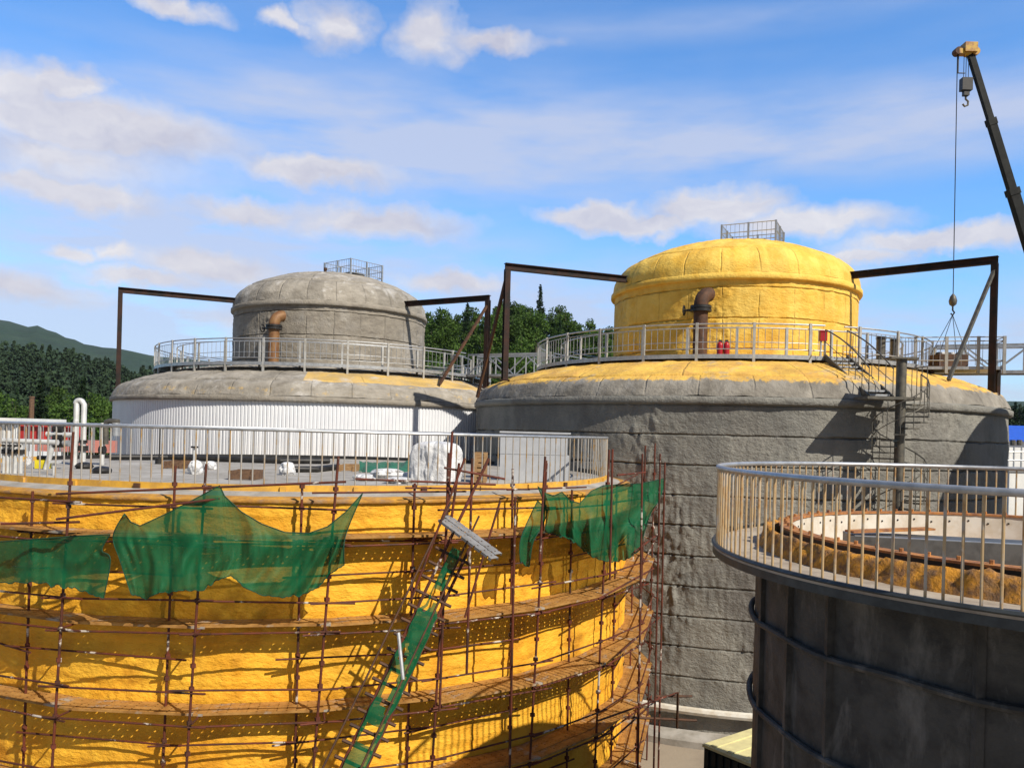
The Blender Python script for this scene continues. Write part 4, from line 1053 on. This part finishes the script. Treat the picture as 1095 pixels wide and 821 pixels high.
MB().lathe(CD, [(3.69,zf-.5),(.01,zf-.5)], 100, disp=lambda a,r,z: (0,.03*fr((a*5*r,r*2,4)))).build('inner_floor', foam_rag, T, angle=180)
# grey beam inside
q0, q1 = at(905,572,12.5), at(1200,585,11.6); q0.z = q1.z = H-1.62
MB().bar(q0, q1, .7, .4).build('inner_beam', blue_grey, T, smooth=False)
MB().bar(q0+Vector((.0,-.3,.17)), q1+Vector((0,-.3,.17)), .08, .08).build('beam_lip', zinc, T, smooth=False)
MB().bar(at(908,568,12.3)+Vector((0,0,.0)), at(995,565,12.6), .22, .03).build('loose_board', rust_fl, T, smooth=False)
circ_rail(MB(), CD, RD, zdr, .042, 10, seg=160).build('top_rail', zinc, T)
nbD = 176; rest = MB()
def vis(i):
    p = ring(CD,RD,2*math.pi*i/nbD,0); return p.length if p.y > .5 and p.x/p.y < .67 else 99
for j, i in enumerate(sorted(range(nbD), key=vis)):
    a = 2*math.pi*i/nbD; p = ring(CD,RD,a,0)
    if j < 99: MB().tube(p+Vector((0,0,zd)), p+Vector((0,0,zdr)), .016, 8).build('baluster', zinc_rust, T)
    else: rest.tube(p+Vector((0,0,zd)), p+Vector((0,0,zdr)), .016, 6)
tag(rest.build('baluster', zinc_rust, T), kind='stuff')

# ------------------------------------------------------------------ things on the grey tank's walkway
p = ring(CC, 8.1, phi_of(CC,8.1,770,365), zp)
E = thing('fire_extinguisher', 'left one of two red fire extinguishers behind the railing below the yellow dome', 'fire extinguisher', p, 'red fire extinguishers on the ring walkway')
MB().lathe((p.x,p.y), catmull([(.11,zp+.05),(.12,zp+.1),(.12,zp+.5),(.05,zp+.6),(.03,zp+.62)],4), 14).build('cylinder', redx, E)
MB().box((p.x,p.y,zp+.66),(.12,.05,.07)).tube((p.x+.05,p.y,zp+.66),(p.x+.13,p.y-.02,zp+.35),.018,6).build('valve_head', black, E)
E2 = copy_tree(E); p2 = ring(CC, 8.1, phi_of(CC,8.1,777,365), zp); E2.location = p2; E2['label'] = 'right one of two red fire extinguishers behind the railing below the yellow dome'
p = ring(CC, 8.6, phi_of(CC,8.6,880,365), zp)
T = thing('red_hose_box', 'red box on a pale stand at the head of the upper stair flight', 'box', p)
MB().box(p+Vector((0,0,.85)),(.26,.2,.36)).build('box', redx, T, smooth=False); MB().box(p+Vector((0,0,1.05)),(.3,.24,.04)).build('lid', redx, T, smooth=False)
MB().box(p+Vector((-.08,0,.34)),(.06,.1,.66)).box(p+Vector((.08,0,.34)),(.06,.1,.66)).build('stand', white_post, T, smooth=False)
# pumps behind the stair head
for px, lb in ((942,'left grey pump motor on the walkway right of the stair'),(957,'right grey pump motor on the walkway right of the stair')):
    p = ring(CC, 8.5, phi_of(CC,8.5,px,370), zp)
    T = thing('pump_motor', lb, 'pump', p, 'pump motors on the ring walkway')
    MB().tube(p+Vector((0,0,.1)), p+Vector((0,0,.95)), .17, 12).build('motor', zinc_dk, T); MB().tube(p+Vector((0,0,.95)), p+Vector((0,0,1.05)), .2, 12).build('cap', black, T)
    MB().box(p+Vector((0,0,.06)),(.5,.4,.12)).build('base', zinc_dk, T, smooth=False)
# platform bay and the load on it
dv = Vector((.80,-.6,0)); 
q = at(1000, 384, 33.5); zq = H+3.2
T = thing('side_platform', 'grey steel platform bay with railing beside the truss footbridge', 'platform', (q.x,q.y,zq-.15))
ex = Vector((.96,-.28,0)); ey = Vector((.28,.96,0)); L, Wd = 4.6, 1.8
cq = Vector((q.x,q.y,zq)) 
MB().box(cq-Vector((0,0,.1)), (L,Wd,.12), (ex,ey,Vector((0,0,1)))).build('deck', zinc, T, smooth=False)
m = MB()
cs = [cq+ex*L/2*i+ey*Wd/2*j for i, j in ((-1,-1),(1,-1),(1,1))]
for i in range(2):
    for zz in (1.14,.98,.2): m.tube(cs[i]+Vector((0,0,zz)), cs[i+1]+Vector((0,0,zz)), .022, 5)
    n_b = 18 if i == 0 else 8
    for k in range(n_b+1): s0 = cs[i].lerp(cs[i+1],k/n_b); m.tube(s0, s0+Vector((0,0,.98)), .011, 4)
m.build('railing', zinc, T)
for t in (0, .3, .55, .8, 1): 
    s0 = cs[0].lerp(cs[1], t); MB().box(s0+Vector((0,0,.42)), (.11,.1,1.5), (ex,ey,Vector((0,0,1)))).build('post', white_post, T, smooth=False)
for t in (.12, .45, .98): s0 = cs[0].lerp(cs[1], t)+ey*.4; MB().bar(s0-Vector((0,0,.15)), s0-Vector((0,0,1.5)), .14).build('support', beam_m, T, smooth=False)
lq = at(1014, 377, 34.0); lq.z = zq-.02
T = thing('lifting_tray', 'dark lifting tray of scrap hung by slings behind the platform railing', 'tray', lq)
m = MB(); 
for sg in (-1,1): m.box(lq+Vector((0,.4*sg,.32)),(1.2,.05,.55)); m.box(lq+Vector((.6*sg,0,.32)),(.05,.8,.55))
m.box(lq+Vector((0,0,.06)),(1.2,.8,.06)); m.build('tray', rust_br, T, smooth=False)
for k in range(5):
    c_ = lq+Vector((-.4+.2*k,.1*(k%2),.52)); MB().lathe((c_.x,c_.y), [(.14,c_.z-.1),(.16,c_.z+.05),(.1,c_.z+.16+.05*(k%2)),(.01,c_.z+.2)], 9, disp=lambda a,r,z: .08*fr((a*2+k,z*3,1))).build('scrap', whiteb if k % 2 else black, T)

# ------------------------------------------------------------------ crane
tip = at(1037, 56, 36); bq = at(1095, 245, 36); dv = (bq-tip); base = tip + dv*(tip.z-2.2)/(tip.z-bq.z)
T = thing('mobile_crane', 'black telescopic crane boom with yellow head and hanging hooks', 'crane', (base.x,base.y,0))
dn = (base-tip).normalized(); L = (base-tip).length; sec = [(0,.26),(L*.12,.26),(L*.12,.33),(L*.24,.33),(L*.24,.42),(L*.6,.42),(L*.6,.55),(L,.55)]
for i in range(0, len(sec), 2):
    a, b = tip+dn*(sec[i][0]-(0 if i == 0 else .1)), tip+dn*sec[i+1][0]; MB().bar(a, b, sec[i][1]*.8, sec[i][1]).build('boom_section', boom_m, T, smooth=False)
    if i: MB().bar(a-dn*.05, a+dn*.25, sec[i][1]*.95, sec[i][1]*1.15).build('boom_collar', boom_m, T, smooth=False)
hd = MB().box(tip-dn*.15, (.55,.5,.42)).box(tip+Vector((-.3,0,-.02)), (.5,.34,.22)).build('boom_head', crane_y, T, smooth=False)
for x in (-.55, -.1, .22): MB().path([tip+Vector((x,-.16,-.0)), tip+Vector((x,.16,0))], .17, 14).build('sheave', crane_y if x > -.3 else rust_br, hd)
MB().box(tip+Vector((-.5,0,-.5)), (.03,.05,.9)).box(tip+Vector((-.35,0,-.95)), (.32,.05,.03)).build('guide_bracket', black, hd, smooth=False)
hb = at(1033, 92, 36)
for dx in (-.12,-.02,.09): MB().tube((hb.x+dx,36,tip.z-.1),(hb.x+dx,36,hb.z+.1),.014,5).build('hoist_rope', black, T)
HB = MB().box(hb+Vector((0,0,.05)), (.46,.3,.55)).box(hb+Vector((0,0,-.3)), (.24,.2,.3)).build('hook_block', black, T, smooth=False)
MB().path([hb+Vector((.0,0,-.42)), hb+Vector((0,0,-.6)), hb+Vector((.11,0,-.7)), hb+Vector((.1,0,-.86)), hb+Vector((-.04,0,-.92)), hb+Vector((-.13,0,-.82))], .045, 7).build('hook', zinc_dk, HB)
h2 = at(1019, 322, 35.2); t2 = tip+Vector((-.55,0,-.1))
MB().tube(t2, h2+Vector((0,0,.3)), .02, 5).build('hoist_rope', black, T)
B2 = MB().lathe((h2.x,h2.y), [(.02,h2.z-.25),(.14,h2.z-.15),(.17,h2.z),(.12,h2.z+.2),(.03,h2.z+.32)], 12).build('hook_ball', zinc_dk, T)
MB().path([h2+Vector((0,0,-.25)), h2+Vector((0,0,-.4)), h2+Vector((.08,0,-.5)), h2+Vector((.0,0,-.62)), h2+Vector((-.08,0,-.54))], .035, 6).build('hook', black, B2)
hk = h2+Vector((0,0,-.6))
for i, j in ((-1,-1),(1,-1),(1,1),(-1,1)): MB().tube(hk, lq+Vector((.58*i,.38*j,.58)), .014, 5).build('sling', black, T)
MB().box((base.x,base.y,1.0),(2.6,9,.9)).build('chassis', crane_y, T, smooth=False); MB().box((base.x,base.y,2.0),(2.2,3,1.1)).build('turret', crane_y, T, smooth=False)
for i in (-1,1):
    for y in (-3,-1.2,1.2,3): MB().path([(base.x+1.1*i,base.y+y,.55),(base.x+1.4*i,base.y+y,.55)], .55, 20).build('wheel', black, T)

# ------------------------------------------------------------------ container and far right buildings
zc = H-7.9
P0 = Vector((5.15,20.7,0)); a_ = Vector((.80,.60,0)); b_ = Vector((.60,-.80,0)); Wc, Lc = 2.4, 4.5
ctr = P0 + a_*Wc/2 + b_*Lc/2
T = thing('site_container', 'dark ribbed site container with a pale yellow roof between the tanks', 'container', (ctr.x,ctr.y,0))
m = MB().box(ctr+Vector((0,0,zc/2)), (Wc-.08,Lc-.08,zc-.06), (a_,b_,Vector((0,0,1))))
for k in range(20):
    for s in (0, Wc): m.box(P0+a_*s+b_*(Lc*(k+.5)/20)+Vector((0,0,zc/2)), (.06,.12,zc-.16), (a_,b_,Vector((0,0,1))))
for k in range(11): m.box(P0+a_*(Wc*(k+.5)/11)+Vector((0,0,zc/2)), (.12,.06,zc-.16), (a_,b_,Vector((0,0,1))))
m.build('side', cont_side, T, smooth=False)
m = MB().box(ctr+Vector((0,0,zc)), (Wc+.06,Lc+.06,.07), (a_,b_,Vector((0,0,1))))
for k in range(9): m.box(P0+a_*Wc/2+b_*(Lc*(k+.5)/9)+Vector((0,0,zc+.045)), (Wc-.1,.16,.03), (a_,b_,Vector((0,0,1))))
m.build('roof', cont_top, T, smooth=False)
p0 = at(1060,470,70); p1 = at(1180,470,70)
T = thing('blue_roofed_shed', 'white shed with bright blue roof at the right edge behind the tanks', 'shed', ((p0.x+p1.x)/2,74,0))
MB().box(((p0.x+p1.x)/2,75,p0.z/2),(p1.x-p0.x,10,p0.z)).build('wall', whitew, T, smooth=False)
zr1 = at(1085,454,72).z; m = MB(); xa, xb = p0.x-.3, p1.x+.3
ze = p0.z+.02
vs = [(xa,69.6,ze),(xb,69.6,ze),(xb,75,zr1),(xa,75,zr1),(xb,80.4,ze),(xa,80.4,ze)]
vs2 = [(x,y,z-.12) for x,y,z in vs]
m._add(vs+vs2, [(0,1,2,3),(3,2,4,5),(7,6,9,8),(8,9,11,10),(0,6,7,1),(5,4,10,11),(0,3,9,6),(3,5,11,9),(1,7,8,2),(2,8,10,4)]); m.build('roof', bluer, T, smooth=False)
p = at(1086,500,52)
T = thing('pipe_rack', 'white pipework with small valves in front of the blue roofed shed', 'pipework', (p.x,52,0))
for x in (1078,1084,1092): q = at(x,500,52); MB().tube((q.x,52,0),(q.x,52,at(x,478,52).z),.06,8).build('riser', pipe_w, T)
for y in (483,492): MB().tube(at(1074,y,52),at(1120,y,52),.06,8).build('header_pipe', pipe_w, T)
for x in (1083,1090): q = at(x,476,52); MB().tube(q,q+Vector((0,0,.35)),.16,8).build('valve', zinc_dk, T)
p = at(1084,510,46)
T = thing('white_cabin', 'white cabin low at the right edge behind the small tank railing', 'cabin', (p.x+2,46,0))
q0 = at(1076,504,45).z; MB().box((p.x+2.4,47,q0/2),(5.6,2.5,q0)).build('wall', whitew, T, smooth=False); MB().box((p.x+2.4,47,q0+.06),(5.8,2.7,.12)).build('roof', greyb, T, smooth=False)

# ------------------------------------------------------------------ a little summer haze between here and the ridge
hz = bpy.data.materials.new('haze_air'); hz.use_nodes = True; hn = hz.node_tree
hn.nodes.remove(hn.nodes['Principled BSDF'])
pv = hn.nodes.new('ShaderNodeVolumePrincipled'); pv.inputs['Density'].default_value = .00004; pv.inputs['Color'].default_value = (.8,.88,1,1)
hn.links.new(pv.outputs[0], hn.nodes['Material Output'].inputs['Volume'])
o = MB().box((0,1050,129.5), (5300,3400,261)).build('haze', hz, smooth=False); o['kind'] = 'stuff'
for o in bpy.data.objects:
    if '_w' in o: del o['_w']
